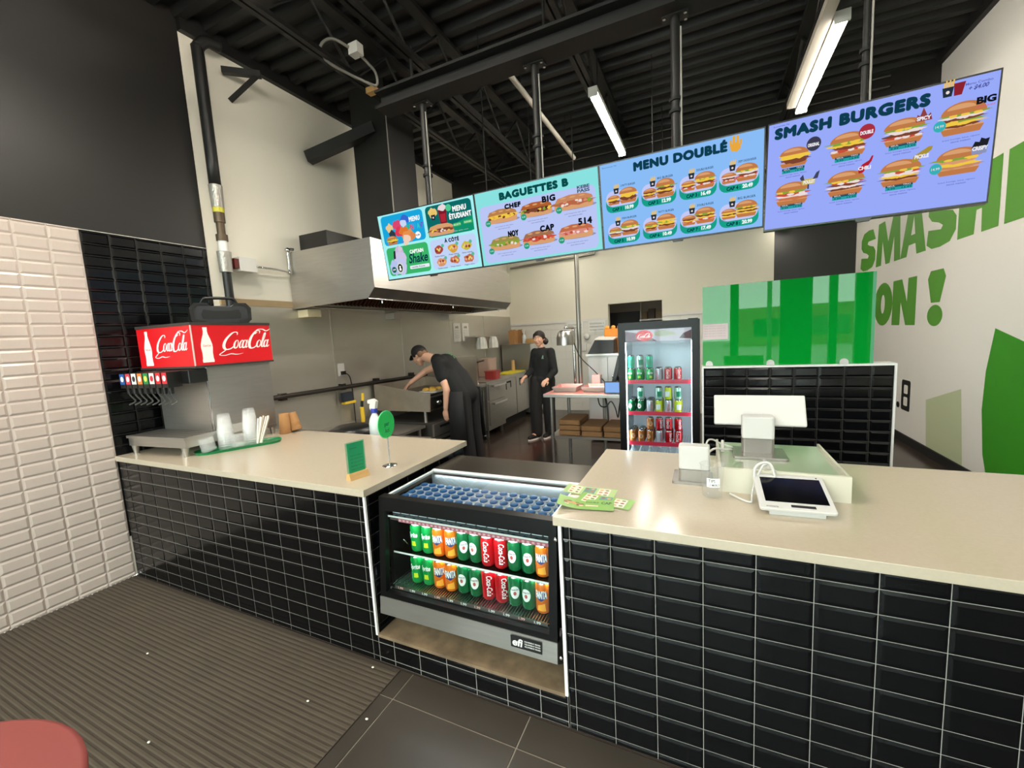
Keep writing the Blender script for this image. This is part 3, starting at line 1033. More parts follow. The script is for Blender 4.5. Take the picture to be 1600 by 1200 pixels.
# speaker on the fountain
t = T('boombox', 'rugged black portable speaker with carry handle on top of the soda fountain', 'speaker', (-2.85, .55, 1.809), math.radians(66))
def bm(m):
    q = MB(m)
    q.X = MW[t] @ Matrix.Diagonal((.78, .9, 1.05, 1))
    return q
b = bm(mat('speaker grey', '#26272a', .5))
b.prism([(-.22, 0), (.22, 0), (.235, .03), (.235, .10), (.205, .135), (.10, .135), (.08, .12), (-.08, .12), (-.10, .135), (-.205, .135), (-.235, .10), (-.235, .03)], lambda u, v, w: (u, w, v), -.07, .07)
b.build('body', t, bevel=.006)
b = bm(black)
for s in (-1, 1):
    b.prism([(s * .24, .02), (s * .205, 0), (s * .13, 0), (s * .13, .015), (s * .21, .03), (s * .215, .10), (s * .18, .125), (s * .1, .125), (s * .1, .14), (s * .205, .14), (s * .245, .105)][::s], lambda u, v, w: (u, w, v), -.078, .078)
b.build('bumper', t)
b = bm(blackm)
b.prism([(-.15, .03), (.15, .03), (.16, .06), (.14, .095), (.06, .085), (-.06, .085), (-.14, .095), (-.16, .06)], lambda u, v, w: (u, w, v), -.073, -.068)
b.build('grille', t)
b = bm(black)
b.tube([(-.15, 0, .13), (-.13, 0, .165), (-.09, 0, .178), (.09, 0, .178), (.13, 0, .165), (.15, 0, .13)], .011)
b.build('handle', t)

# oval tray with cups, lids and straws
clear = plastic('clear plastic', .2)
CT = (-2.59, .42, H)
t = T('serving_tray', 'green oval tray under the clear cups beside the soda fountain', 'tray', CT, math.radians(62))
b = MB(mat('tray green', '#0b7a44', .3))
b.X = MW[t]
b.prism(rrect(-.27, -.085, .25, .085, .08, 6), lambda u, v, w: (u, v, w), 0, .006)
for k in range(1):
    o1, o2 = rrect(-.27, -.085, .25, .085, .08, 6), rrect(-.28, -.095, .26, .095, .09, 6)
    n = len(o1)
    b.add([(p[0], p[1], .004) for p in o1] + [(p[0], p[1], .018) for p in o2], [(i, (i + 1) % n, n + (i + 1) % n, n + i) for i in range(n)])
b.build('tray', t)
TM = MW[t]
def cupstack(lx, ly, n_, lb, tilt=0, s=1.12):
    t = T('cup_stack', lb, 'cups', tuple(TM @ Vector((lx, ly, .007))))
    X = MW[t] @ Matrix.Rotation(tilt, 4, 'X')
    for k in range(n_):
        q = MB(clear)
        q.X = X @ Matrix.Translation((0, 0, k * .016)) @ Matrix.Scale(s, 4)
        q.lathe([(.047, 0), (.034, .118), (.030, .12), (0, .12)], n=18, cap=False)
        q.lathe([(.047, 0), (.050, .003), (.047, .006)], n=18, cap=False)
        q.build('cup', t)
cupstack(-.085, .035, 8, 'front stack of upturned clear plastic cups on the green tray')
cupstack(.07, .035, 9, 'rear stack of upturned clear plastic cups on the green tray')
def lids(lx, ly, n_, lb, tx):
    t = T('lid_stack', lb, 'lids', tuple(TM @ Vector((lx, ly, .009))))
    X = MW[t] @ Matrix.Rotation(tx, 4, 'X') @ Matrix.Rotation(-.1, 4, 'Y')
    for k in range(n_):
        q = MB(clear)
        q.X = X @ Matrix.Translation((0, 0, .006 + k * .0075))
        q.lathe([(.044, 0), (.046, .004), (.043, .008), (.034, .010), (0, .010)], n=20, cap=False)
        q.build('lid', t)
lids(-.19, -.025, 12, 'stack of clear flat lids at the front end of the green tray', .12)
lids(-.02, -.05, 12, 'stack of clear flat lids in the middle of the green tray', -.1)
t = T('straw_bundle', 'bundle of paper-wrapped white straws leaning at the far end of the green tray', 'straws', tuple(TM @ Vector((.11, -.02, .008))))
for k in range(14):
    a, c = random.uniform(-.012, .012), random.uniform(-.012, .012)
    MB(mat('straw paper', '#ece2d4', .75)).cyl((t.location.x + a, t.location.y + c, H + .01), (t.location.x + .035 + a * 2.6 + .01 * (k % 3), t.location.y + .03 + c * 2.2, H + .20 + random.uniform(-.01, .01)), .0055, n=6).build('straw', t)
for i, (x, y, dx, hh, lb) in enumerate(((-2.665, .83, 0, .165, 'upright stack of brown paper cups behind the soda fountain'), (-2.63, .905, .03, .15, 'brown paper cups leaning behind the upright brown stack'))):
    b = MB(kraft)
    b.X = Matrix.Translation((x, y, H + (.012 if dx else 0))) @ Matrix.Rotation(-dx * 9, 4, 'Y')
    b.lathe([(.045, 0), (.035, hh), (.031, hh), (.031, hh - .006), (0, hh - .006)], n=18)
    for k in range(5):
        b.lathe([(.0455 - k * .0012, .003 + k * .014), (.0475 - k * .0012, .006 + k * .014), (.0452 - k * .0012, .010 + k * .014)], n=18, cap=False)
    b.build('paper_cup_stack', label=lb, cat='cups', group='brown paper cups behind the fountain')

# cards on the left counter
t = T('menu_card', 'green printed card standing in a pale wooden block on the left counter', 'card holder', (-1.18, .13, H), math.radians(77))
q = MB(wood)
q.X = MW[t]
q.prism([(-.024, 0), (.024, 0), (.012, .034), (-.012, .034)], lambda u, v, w: (w, u, v), -.055, .055)
q.build('wooden_block', t)
q = MB(mat('card green', '#0b8f5a', .5))
q.X = MW[t]
q.box(-.047, .047, -.0015, .0015, .028, .19)
FCd = lambda u, v, w: (u, -.0018 - w, v)
cdk = mat('card dark ink', '#075a3a', .6)
q.text('Comment', FCd, -.036, .158, .006, .166, .0004, cdk, .01)
for i, s_ in enumerate(('Scannez et gagnez', 'avec votre compte', 'de nos points', 'Suivez nous', 'merci a vous')):
    q.text(s_, FCd, -.034, .118 - i * .018, .036, .126 - i * .018, .0004, cdk, .01)
q.build('card', t)
q = MB(glass('card acrylic', '#d8f0e6', .02))
q.X = MW[t]
q.box(-.055, .055, .002, .0035, .028, .195)
q.build('acrylic_sleeve', t)
t = T('table_sign', 'round green sign on a thin chrome stand near the edge of the left counter', 'sign', (-1.155, .345, H), math.radians(96))
q = MB(chrome)
q.X = MW[t]
q.lathe([(.040, 0), (.040, .003), (.012, .005)], n=24)
q.build('base', t)
q = MB(chrome)
q.X = MW[t]
q.cyl((0, 0, .004), (0, 0, .175), .0042, n=8)
q.build('stem', t)
q = MB(mat('sign green', '#0cc456', .35))
q.X = MW[t]
q.prism(ell(0, .238, .073, .075, 28), lambda u, v, w: (u, w, v), -.003, .003)
FSg = lambda u, v, w: (u, -.0034 - w, v)
q.text('par', FSg, -.02, .222, .024, .246, .0004, cdk, .02)
q.text('ici', FSg, -.016, .192, .02, .214, .0004, cdk, .02)
q.build('disc', t)
q = MB(mat('sign pale edge', '#6ae09a', .4))
q.X = MW[t]
o1, o2 = ell(0, .238, .073, .075, 28), ell(0, .238, .077, .079, 28)
q.add([(p[0], -.0015, p[1]) for p in o1] + [(p[0], -.0015, p[1]) for p in o2] + [(p[0], .0015, p[1]) for p in o2], [(i, (i + 1) % 28, 28 + (i + 1) % 28, 28 + i) for i in range(28)] + [(28 + i, 28 + (i + 1) % 28, 56 + (i + 1) % 28, 56 + i) for i in range(28)])
q.build('rim', t)
# ---------------------------------------------------------------- till corner on the right counter
wp = mat('till white', '#c4c1bc', .3)
gry = mat('till grey', '#8c857e', .25, .5)
t = T('till_cover_box', 'low white box at the back of the right counter, carrying the till', 'cover box', (.74, .68, H))
b = MB(mat('cover box cream', '#c6c0ae', .3))
b.box(.52, .964, .43, .445, H, 1.004)
b.box(.52, .53, .445, .93, H, 1.0)
b.box(.954, .964, .445, .93, H, 1.0)
b.build('sides', t)
b = MB(mat('frosted top', '#a8ab98', .12, coat=.5))
b.box(.53, .954, .445, .93, .978, .986)
b.build('glass_top', t)
t = T('till_monitor', 'white point-of-sale monitor seen from behind on its square stand', 'monitor', (.70, .72, .986))
q = MB(gry)
q.rbox(.585, .80, .64, .82, .986, .998, .012)
q.build('base_plate', t, bevel=.002)
q = MB(gry)
q.rbox(.625, .755, .715, .79, .998, 1.062, .012)
q.build('lower_stand', t)
q = MB(wp)
q.rbox(.625, .755, .715, .79, 1.062, 1.165, .012)
q.build('stand', t, bevel=.006)
q = MB(wp)
q.X = Matrix.Translation((.705, .83, 1.165)) @ Matrix.Rotation(math.radians(-28), 4, 'X')
q.box(-.195, .185, -.012, .010, -.065, .085)
q.build('screen_back', t, bevel=.006)
t = T('card_terminal_stand', 'white square card terminal stand left of the till box', 'card terminal', (.42, .53, H))
q = MB(gry)
q.rbox(.335, .50, .47, .64, H, H + .012, .012)
q.build('base_plate', t)
q = MB(gry)
q.rbox(.362, .488, .49, .55, H + .012, .965, .012)
q.build('lower_stand', t)
q = MB(wp)
q.rbox(.362, .488, .49, .55, .965, 1.073, .012)
q.build('stand', t, bevel=.006)
t = T('tip_cup', 'clear plastic tip cup with a handwritten white label in front of the card terminal', 'cup', (.495, .37, H))
q = MB(plastic('cup plastic', .2, '#c8c8c4'))
q.lathe([(.0, .002), (.034, .002), (.036, .004), (.044, .130), (.0475, .133), (.044, .136)], (.495, .37, H), n=28, cap=False)
q.build('cup', t)
q = MB(mat('cup label', '#f2f0ea', .6))
FT = lambda u, v, w: (.495 + (.0425 + w) * math.sin(u / .041 + .1), .37 - (.0425 + w) * math.cos(u / .041 + .1), H + v)
q.add([FT(-.024 + .048 * i / 8, vv, 0) for vv in (.05, .086) for i in range(9)], [(i, i + 1, 10 + i, 9 + i) for i in range(8)])
q.text('TIPS', FT, -.018, .069, .006, .082, .0006, mat('pen ink', '#1c1c28', .6), .01)
q.text('LE MERCI', FT, -.018, .054, .021, .064, .0006, mat('pen ink', '#1c1c28', .6), .005)
q.build('label', t)
t = T('customer_tablet', 'white tablet with dark screen tilted towards customers on the right counter', 'tablet', (.75, .38, H))
q = MB(wp)
MX = Matrix.Translation((.768, .238, H + .016)) @ Matrix.Rotation(math.radians(3), 4, 'Z') @ Matrix.Rotation(math.radians(19), 4, 'X') @ Matrix.Scale(.93, 4)
q.X = MX
q.rbox(-.128, .122, 0, .215, 0, .014, .010)
q.build('casing', t, bevel=.003)
q = MB(mat('dark screen', '#050505', .12))
q.X = MX
q.box(-.104, .106, .042, .192, .0142, .0150)
q.build('screen', t)
q = MB(mat('slot', '#1a1a1c', .4))
q.X = MX
q.box(-.022, .058, .016, .029, .0142, .0150)
q.text('moneris', lambda u, v, w: (u, v, .0143 + w), -.105, .010, -.065, .018, .0003, None, .01)
q.build('card_slot', t)
q = MB(mat('lens', '#404048', .2))
q.X = MX
q.cyl((.098, .203, .0142), (.098, .203, .0152), .003)
q.build('camera_lens', t)
q = MB(wp)
q.add([(.68, .245, H), (.85, .255, H), (.85, .39, H), (.68, .38, H), (.68, .245, H + .014), (.85, .255, H + .014), (.85, .39, H + .058), (.68, .38, H + .058)], [(0, 3, 2, 1), (4, 5, 6, 7), (0, 1, 5, 4), (1, 2, 6, 5), (2, 3, 7, 6), (3, 0, 4, 7)])
q.build('stand', t)
wc = mat('white cable', '#cac6c0', .4)
MB(wc).tube([(.66, .40, .94), (.645, .40, 1.0), (.66, .41, 1.035), (.70, .415, 1.04), (.72, .41, .98), (.735, .41, .93)], .005).build('tablet_cable', label='white cable looping over the back of the tablet', cat='cable')
MB(wc).tube([(.56, .40, H + .006), (.60, .345, H + .006), (.63, .33, H + .006), (.635, .36, .925), (.65, .405, .97), (.675, .41, 1.03), (.69, .418, 1.035)], .004).build('power_cable', label='white cable lying on the counter between cup and tablet', cat='cable')
MB(wc).tube([(.46, .57, .93), (.47, .62, .99), (.505, .66, 1.02), (.55, .70, 1.01), (.585, .74, 1.0)], .005).build('terminal_cable', label='white cable from the card terminal to the till base', cat='cable')
MB(wc).tube([(.47, .59, .96), (.475, .68, 1.04), (.50, .74, 1.045), (.54, .76, 1.02), (.59, .77, 1.003)], .004).build('terminal_cable', label='upper white cable arching behind the card terminal to the till base', cat='cable')
MB(clear).tube([(.69, .66, .99), (.70, .60, 1.0), (.715, .55, .99), (.70, .50, 1.0), (.72, .46, 1.0), (.725, .43, .96), (.72, .42, .93)], .008, n=6).build('cable_sleeve', label='coiled clear cable hanging from the till base down to the tablet', cat='cable')
b = MB(wc)
b.lathe([(.008, 0), (.008, .03), (.006, .055)], (.545, .735, .99), n=8)
b.build('plug', label='small white plug standing on the cover box beside the till base', cat='plug')

# flyers
leafm = mat('flyer green', '#7fae4c', .35)
leafk = mat('flyer light green', '#a9c47c', .35)
food = [mat('flyer food ' + c, '#' + c, .4) for c in ('b0683c', '8a4a2c', 'd8985c', '6a7c34', 'e8d0b0')]
def flyer(lb, cx, cy, z, rz, bend, base, kind):
    t = T('menu_flyer', lb, 'flyer', (cx, cy, z), rz, group='flyers fanned on the right counter')
    fr = lambda u, v, w: (u, v, .0012 + w + bend * max(0, -u - .02) ** 1.5 * 2)
    q = MB(base)
    q.X = MW[t]
    N = 10
    q.add([fr(-.11 + .22 * i / N, vv, 0) for vv in (-.05, .05) for i in range(N + 1)], [(i, i + 1, N + 2 + i, N + 1 + i) for i in range(N)])
    rd = random.Random(kind)
    if kind == 1:
        for k in range(14):
            q.flat(ell(-.045 + rd.uniform(-.035, .035), -.005 + rd.uniform(-.014, .018), .010, .006, 8), fr, .0006 + k * .0001, food[k % 5])
        q.text('DOUBLE', fr, .0, .012, .05, .026, .0008, mat('flyer dark', '#2c5a20', .4), .03)
        q.text('CAP', fr, .06, .005, .10, .03, .0008, mat('flyer dark', '#2c5a20', .4), .04)
        q.flat([(.0, -.02), (.05, -.02), (.05, -.008), (.0, -.008)], fr, .0008, food[4])
    else:
        for k in range(3):
            x = -.09 + k * .062
            q.flat([(x, -.04), (x + .05, -.04), (x + .05, .04), (x, .04)], fr, .0006, [mat('flyer pale', '#d8e0c4', .4), mat('flyer teal', '#5c8c88', .4), mat('flyer cream', '#e8d8cc', .4)][k])
            for j in range(6):
                q.flat(ell(x + .012 + .024 * (j % 2), -.025 + .025 * (j // 2), .009, .007, 8), fr, .0009, food[(j + k) % 4])
    q.build('printed_sheet', t)
flyer('menu flyer lying furthest back on the pile, showing grey and cream photo panels', .015, .275, H, math.radians(0), .15, leafk, 2)
flyer('green flyer sticking out in the middle of the fan beside the case', .10, .185, H + .002, math.radians(-6), .1, leafm, 3)
flyer('top green flyer with food photo curling over the counter edge by the case', .035, .125, H + .005, math.radians(9), .35, leafm, 1)

# ---------------------------------------------------------------- tiled screen wall and green panel
t = T('tiled_partition', 'free-standing black tiled half wall with white edges behind the till', 'partition', (1.06, 2.35, 0))
b = MB(blackm)
b.box(.46, 1.658, 2.285, 2.42, .001, 1.245)
tiles(b, lambda u, v, w: (u, 2.283 - w, v), .458, 1.66, .003, 1.246, .458 - .0, P, 1.246 - R * 16, R, tileblk, groutd, bev=.014, h=.006)
b.build('tiled_body', t)
b = MB(strip)
b.box(.445, .458, 2.272, 2.43, .001, 1.261)
b.box(1.66, 1.673, 2.272, 2.43, .001, 1.261)
b.box(.458, 1.66, 2.272, 2.43, 1.246, 1.261)
b.build('edge_frame', t)
t = T('green_panel', 'glossy green glass panel standing on the black tiled half wall', 'glass panel', (.99, 2.32, 1.262))
PX = Matrix.Translation((.99, 2.306, 0)) @ Matrix.Rotation(math.radians(-2.9), 4, 'Z') @ Matrix.Translation((-.99, -2.306, 0))
b = MB(mat('back-painted green glass', '#058a2c', .015, spec=.3))
b.X = PX
b.box(.452, 1.522, 2.30, 2.312, 1.263, 1.897)
b.build('sheet', t)
b = MB(mat('green glass edge', '#4a9a6c', .2))
b.X = PX
b.box(1.522, 1.541, 2.299, 2.313, 1.263, 1.897)
b.build('edge', t)
for x in (.50, .925, 1.375):
    b = MB(wp)
    b.X = PX
    b.prism(ell(0, .014, .026, .026, 12, 0, 180) + [(-.026, -.0), (.026, -.0)], lambda u, v, w: (x + u, w, 1.2625 + v), 2.285, 2.2995)
    b.build('clip', t)
b = MB(mat('pinkish note paper', '#d9c6c6', .7))
b.X = PX
b.box(.453, .635, 2.2965, 2.2985, 1.475, 1.60)
FN = FY(.465, 2.2963, 1.49)
for i in range(5):
    b.text('liste du jour notes ici', FN, .0, .088 - i * .02, .15, .096 - i * .02, .0003, mat('note ink', '#8c7c84', .7), 0)
b.build('paper_note', label='pale pink paper note taped to the left edge of the green panel', cat='note')

# ---------------------------------------------------------------- menu screens
dark = glow('#0c3444')
def frame_of(o, th, ta, sl):
    u = Vector((math.cos(th) * math.cos(sl), math.sin(th) * math.cos(sl), math.sin(sl)))
    h = Vector((-math.sin(th), math.cos(th), 0))
    u_ = u.cross(h).normalized()
    v = math.cos(ta) * u_ + math.sin(ta) * h
    n = u.cross(v)
    return Vector(o), u, v, n
EYE, KS = Vector((.4713, -1.4449, 1.5931)), .778
O, U_, V_, N_ = frame_of(EYE + (Vector((-2.8089, 2.421, 2.2946)) - EYE) * KS, -.002, -.1503, .0056)
def screen(k, lb):
    if k < 3:
        o, u, v, n, sx, sy = O + U_ * 1.23 * KS * k, U_, V_, N_, KS, KS
    else:
        o, u, v, n = frame_of(EYE + (Vector((.8774, 2.4184, 2.2851)) - EYE) * KS, -.1334, -.0104, -.03)
        sx, sy = 1.1982 / 1.23 * KS, .7674 / .70 * KS
    fr = lambda a, b_, w: o + u * (a * .01 * sx) + v * (b_ * .01 * sy) + n * w
    t = T('menu_screen', lb, 'menu screen', tuple(o + u * .6), group='row of menu screens')
    q = MB(black)
    q.prism([(.15, 0), (122.85, 0), (122.85, 70), (.15, 70)], fr, -.055, -.001)
    q.flat([(.15, 0), (122.85, 0), (122.85, 70), (.15, 70)], fr, 0)
    q.prism([(58, -1.6), (65, -1.6), (66, 0), (57, 0)], fr, -.02, .002)
    q.build('casing', t, bevel=0)
    return t, fr
def wob(cx, cy, rx, ry, sd, n=16, a=.25):
    rd = random.Random(sd)
    return [(cx + rx * (1 + rd.uniform(-a, a) * .5) * math.cos(2 * math.pi * i / n), cy + ry * (1 + rd.uniform(-a, a)) * math.sin(2 * math.pi * i / n)) for i in range(n)]
G = glow
BUN, BUN2, MEAT, LET, TOM, CHE, WHI = G('#c07a48'), G('#d9a070'), G('#7a4430'), G('#86a43c'), G('#c8503c'), G('#f0c848'), G('#ecdcd8')
def burger(q, fr, cx, cy, w, h, layers, sd):
    rd = random.Random(sd)
    z = .0012
    hw = w / 2
    q.flat([(cx - hw * .9, cy - h * .30), (cx - hw * .75, cy - h * .5), (cx + hw * .75, cy - h * .5), (cx + hw * .9, cy - h * .30)], fr, z, BUN)
    q.flat([(cx - hw * .85, cy - h * .30), (cx + hw * .85, cy - h * .30), (cx + hw * .85, cy - h * .25), (cx - hw * .85, cy - h * .25)], fr, z, BUN2)
    n = len(layers)
    for i, c in enumerate(layers):
        y = cy - h * .26 + (h * .40) * (i + .5) / n
        z += .0003
        q.flat(wob(cx + rd.uniform(-.04, .04) * w, y, hw * (1.0 if c in (LET, CHE) else .92), h * .40 / n * .75, sd * 7 + i, 22, .45), fr, z, c)
        for k in range(3 if c is not MEAT else 1):
            q.flat(wob(cx + rd.uniform(-.7, .7) * hw, y - h * .02, hw * .2, h * .05, sd + i * 5 + k, 8, .4), fr, z + .0001, CHE if c is LET else WHI if c is TOM else c)
    z += .0006
    q.flat([(cx + hw * .95 * math.cos(a * math.pi / 14), cy + h * .12 + h * .38 * math.sin(a * math.pi / 14)) for a in range(15)], fr, z, BUN)
    q.flat([(cx - hw * .1 + hw * .6 * math.cos(a * math.pi / 10), cy + h * .28 + h * .16 * math.sin(a * math.pi / 10)) for a in range(11)], fr, z + .0002, BUN2)
def baguette(q, fr, cx, cy, w, h, bun, fill, sd):
    rd = random.Random(sd)
    q.flat(ell(cx + w * .05, cy - h * .36, w * .53, h * .16, 20), fr, .0010, G('#8c94b8'))
    q.flat(rrect(cx - w / 2, cy - h * .48, cx + w / 2, cy + h * .05, h * .24, 5), fr, .0014, BUN2)
    q.flat(wob(cx, cy - h * .02, w * .5, h * .2, sd, 26, .4), fr, .0018, fill[0])
    for k in range(16):
        q.flat(wob(cx + rd.uniform(-.44, .44) * w, cy - h * .04 + rd.uniform(-.12, .12) * h, w * .05, h * .08, sd + k, 8, .5), fr, .0020 + k * .00004, fill[k % len(fill)])
    q.flat([(cx - w * .48, cy + h * .06), (cx - w * .40, cy + h * .36), (cx - w * .1, cy + h * .5), (cx + w * .3, cy + h * .46), (cx + w * .47, cy + h * .26), (cx + w * .5, cy + h * .06), (cx + w * .2, cy + h * .12), (cx - w * .2, cy + h * .10)], fr, .0028, bun)
    for k in range(3):
        q.flat(ell(cx - w * .25 + k * w * .24, cy + h * .33, w * .08, h * .06, 10), fr, .0030, BUN2)
def small(q, s, fr, cx, cy, w, h, m, z=.0008, bold=.01):
    q.text(s, fr, cx - w / 2, cy - h / 2, cx + w / 2, cy + h / 2, z, m, bold)
def fries(q, fr, x, y, s):
    for k in range(6):
        q.flat([(x - s * .35 + k * s * .13, y), (x - s * .25 + k * s * .13, y), (x - s * .22 + k * s * .14, y + s * (.75 + .2 * (k % 2))), (x - s * .34 + k * s * .14, y + s * (.75 + .2 * (k % 2)))], fr, .0011, G('#e8c060'))
    q.flat([(x - s * .33, y - s * .55), (x + s * .33, y - s * .55), (x + s * .45, y + s * .3), (x - s * .45, y + s * .3)], fr, .0013, G('#24303c'))
    q.flat(ell(x, y - s * .15, s * .15, s * .15, 10), fr, .0015, WHI)

# screen one: children's menu, student menu, shake, sides
t, fr = screen(0, 'menu screen furthest left, with four coloured panels and a shake')
q = MB()
q.flat([(1, 1.2), (122, 1.2), (122, 69), (1, 69)], fr, .0004, G('#a6f0f2'))
q.flat(rrect(4.5, 37, 60.3, 67.5, 4), fr, .0006, G('#1aa6dc'))
q.flat(rrect(64, 37, 119, 67.5, 4), fr, .0006, G('#0c6a66'))
q.flat([(64.2, 42), (64.2, 37.5), (119, 37.5), (119, 52), (95, 46)], fr, .0008, G('#12906a'))
q.flat(rrect(4.5, 4.5, 60.5, 34.5, 4), fr, .0006, G('#3cb46a'))
q.flat(rrect(63.5, 4.5, 119, 34.5, 4), fr, .0006, G('#c2d4f6'))
for k, (x, y, s, c) in enumerate(((15, 55, 6, '#e8c890'), (17, 48, 6, '#303c48'), (25, 56, 7, '#d84870'), (27, 49, 7, '#e03858'), (36, 60, 8, '#3a68d0'), (34, 57, 6, '#c8d8f4'), (33, 49, 8, '#e07830'), (38, 44, 9, '#e89050'), (35, 40, 7, '#f0d0b8'), (44, 43, 5, '#d88850'))):
    q.flat(wob(x, y, s * .8, s * .7, k + 3, 12, .4), fr, .0010 + k * .0001, G(c))
burger(q, fr, 15.5, 42, 15, 9, [MEAT, CHE, LET], 5)
q.text('MENU', fr, 42, 57, 56, 62, .0008, G('#ffffff'), .02, fat=.25)
for k, (s, c) in enumerate((('E', '#40b878'), ('N', '#e84860'), ('F', '#30a8e0'), ('A', '#38c8c8'), ('NT', '#7050c8'))):
    q.text(s, fr, 38 + k * 4.3, 49, 41.8 + k * 4.3, 54.5, .0009, G(c), .05)
q.flat(ell(50.5, 42.5, 3.6, 3.6), fr, .0008, G('#ffffff'))
q.text('9.99', fr, 48.3, 41.5, 52.7, 43.5, .0012, dark, .03)
q.flat(ell(29, 38.6, 2, 1.2), fr, .002, G('#4a90e0'))
q.flat(wob(73, 61, 5.5, 4.8, 9, 14, .3), fr, .001, G('#e8c878'))
fries(q, fr, 73, 57, 6)
q.flat([(81, 48), (88.5, 48), (90, 64), (79.5, 64)], fr, .001, G('#7a1c28'))
q.flat(wob(85, 64, 5.4, 3, 4, 14, .3), fr, .0012, G('#e8d8dc'))
q.flat([(82, 50), (87.5, 50), (88.3, 58), (81.3, 58)], fr, .0013, G('#b02838'))
q.flat(ell(92.5, 62.5, 3.4, 3.4), fr, .0013, G('#50c890'))
q.text('MENU', fr, 97, 57.7, 113, 63, .0011, G('#ffffff'), .02, fat=.3)
q.text('ÉTUDIANT', fr, 92, 51, 118, 57.4, .0011, G('#ffffff'), .02, fat=.3)
q.flat(rrect(95.5, 43.6, 104.5, 47, 1), fr, .001, G('#40b060'))
q.flat(rrect(107.5, 44.4, 118, 47.6, 1), fr, .001, G('#40b060'))
small(q, 'BAGUETTE', fr, 100, 45.3, 8, 1.6, G('#e8ffe8'), .0012)
small(q, 'BURGER', fr, 112.7, 46, 8, 1.6, G('#e8ffe8'), .0012)
small(q, 'Accompagné de frites et boisson', fr, 94, 39.3, 36, 1.4, G('#d8f0e8'))
baguette(q, fr, 80, 43.5, 31, 11, BUN2, [MEAT, WHI, G('#c07858'), CHE], 12)
q.text('CAPTAIN', fr, 36, 25, 54, 29, .0011, G('#ffffff'), .05)
q.text('Shake', fr, 33, 15, 58.5, 25, .0011, dark, .025, .25)
q.flat(rrect(33, 9, 59, 12.6, 1), fr, .001, G('#e8eef4'))
small(q, 'vanille fraise', fr, 44, 10.8, 18, 1.6, dark, .0013)
for k, (x, y, rx, ry, c) in enumerate(((22, 29, 6, 6, '#c8b8d8'), (22, 22, 9, 7, '#d0c4e4'), (20, 14, 9, 10, '#c4c8ec'), (12, 13, 6, 8, '#b4c4ec'), (24, 32, 3, 2.5, '#d8c8d8'))):
    q.flat(wob(x, y, rx, ry, k + 40, 18, .2), fr, .001 + k * .0001, G(c))
q.flat([(13, 22), (16, 22.5), (17, 31), (14.5, 30.5)], fr, .0018, G('#2a2430'))
q.flat(ell(19.7, 12, 4.6, 5.6), fr, .0018, G('#d8e0d0'))
q.flat(ell(19.7, 12, 3.2, 4.4), fr, .0020, G('#10181c'))
q.flat(ell(19.7, 13.2, 1.2, 1.3), fr, .0022, G('#ffffff'))
q.flat(ell(19.7, 10.6, 1.5, 1.6), fr, .0022, G('#ffffff'))
q.flat(ell(11, 11, 3.2, 3.2), fr, .0018, G('#0c5a50'))
q.text('5.99', fr, 9, 10.2, 13, 12, .002, G('#ffffff'), .03)
q.text('À CÔTÉ', fr, 82, 29.8, 99.7, 34.6, .0011, dark, .02, fat=.3)
for k, (x, y, c) in enumerate(((73.5, 24, '#a8483c'), (91, 23.8, '#d8a040'), (107, 23.5, '#c8b840'), (75, 11.5, '#d8946c'), (91, 11.5, '#c87858'), (108, 11.3, '#c07050'))):
    q.flat(wob(x, y, 6, 4, k + 60, 14, .3), fr, .001, G(c))
    for j in range(5):
        q.flat(wob(x - 3.4 + j * 1.7, y + (j % 2) * 1.4 - .5, 1.2, 1.3, k * 9 + j, 8, .4), fr, .0013, G(('#8c3028', '#f0c868', '#e8d868', '#e8c0a0', '#a04838', '#e8b090')[(k + j) % 6]))
    q.flat(ell(x + 5.4, y + 3.6, 1.8, 1.8, 12), fr, .0015, G('#5cb898'))
    small(q, ('Poutine', 'Frites', 'Onion', 'Tenders', 'Wings', 'Nuggets')[k] + ' maison', fr, x, y - 6.2, 12, 1.5, dark)
q.build('display', t)

# screen two: baguettes
t, fr = screen(1, 'turquoise menu screen of six baguettes, second from left')
q = MB()
q.flat([(1, 1.2), (122, 1.2), (122, 69), (1, 69)], fr, .0004, G('#8ae2e0'))
q.flat(rrect(4, 3.2, 119, 56.2, 5), fr, .0006, G('#bac6f4'))
q.text('BAGUETTES B', fr, 27, 58.6, 95.6, 65.6, .0009, G('#064a4a'), .02, fat=.7)
HDR = (('CHEF', 31.5, 48.5, 49.8, 54.5), ('BIG', 69.6, 82.6, 49.0, 54.6), None, ('NOY', 31.9, 43.2, 24.6, 30.2), ('CAP', 65, 79, 24.2, 29.8), ('514', 101.7, 114.4, 24.4, 30.4))
FI = [[CHE, MEAT, G('#e8b040')], [MEAT, CHE, G('#3c2418'), LET], [G('#b86848'), LET, WHI, G('#d89070')], [LET, WHI, G('#c8a060'), G('#788838')], [TOM, WHI, G('#a83828'), G('#d86050')], [G('#d88c80'), WHI, TOM, G('#e8a898')]]
for k in range(6):
    x, y = (27.5, 62.6, 98.6)[k % 3], (45, 20)[k // 3]
    baguette(q, fr, x, y, 32 if k != 2 else 36, 12.5, G(('#b8804c', '#b06030', '#c88860', '#98904c', '#a07050', '#c06a48')[k]), FI[k], 20 + k)
    if HDR[k]:
        s, a, c_, d, e = HDR[k]
        q.text(s, fr, a, d, c_, e, .0040, G('#10141c'), .02, fat=.45)
    q.flat(ell((12.2, 50, 85)[k % 3], (40, 14)[k // 3], 2.9, 2.9), fr, .0034, G('#2a9c7c'))
    small(q, '9.99', fr, (12.2, 50, 85)[k % 3], (40, 14)[k // 3], 3.6, 1.4, G('#c8f0e0'), .0036)
    for j in range(2):
        small(q, ('poulet, fromage fondu, salade, oignons', 'sauce maison au choix')[j], fr, x + 1, y - 9.4 - j * 2, (20, 13)[j], 1.1, G('#6c74a8'))
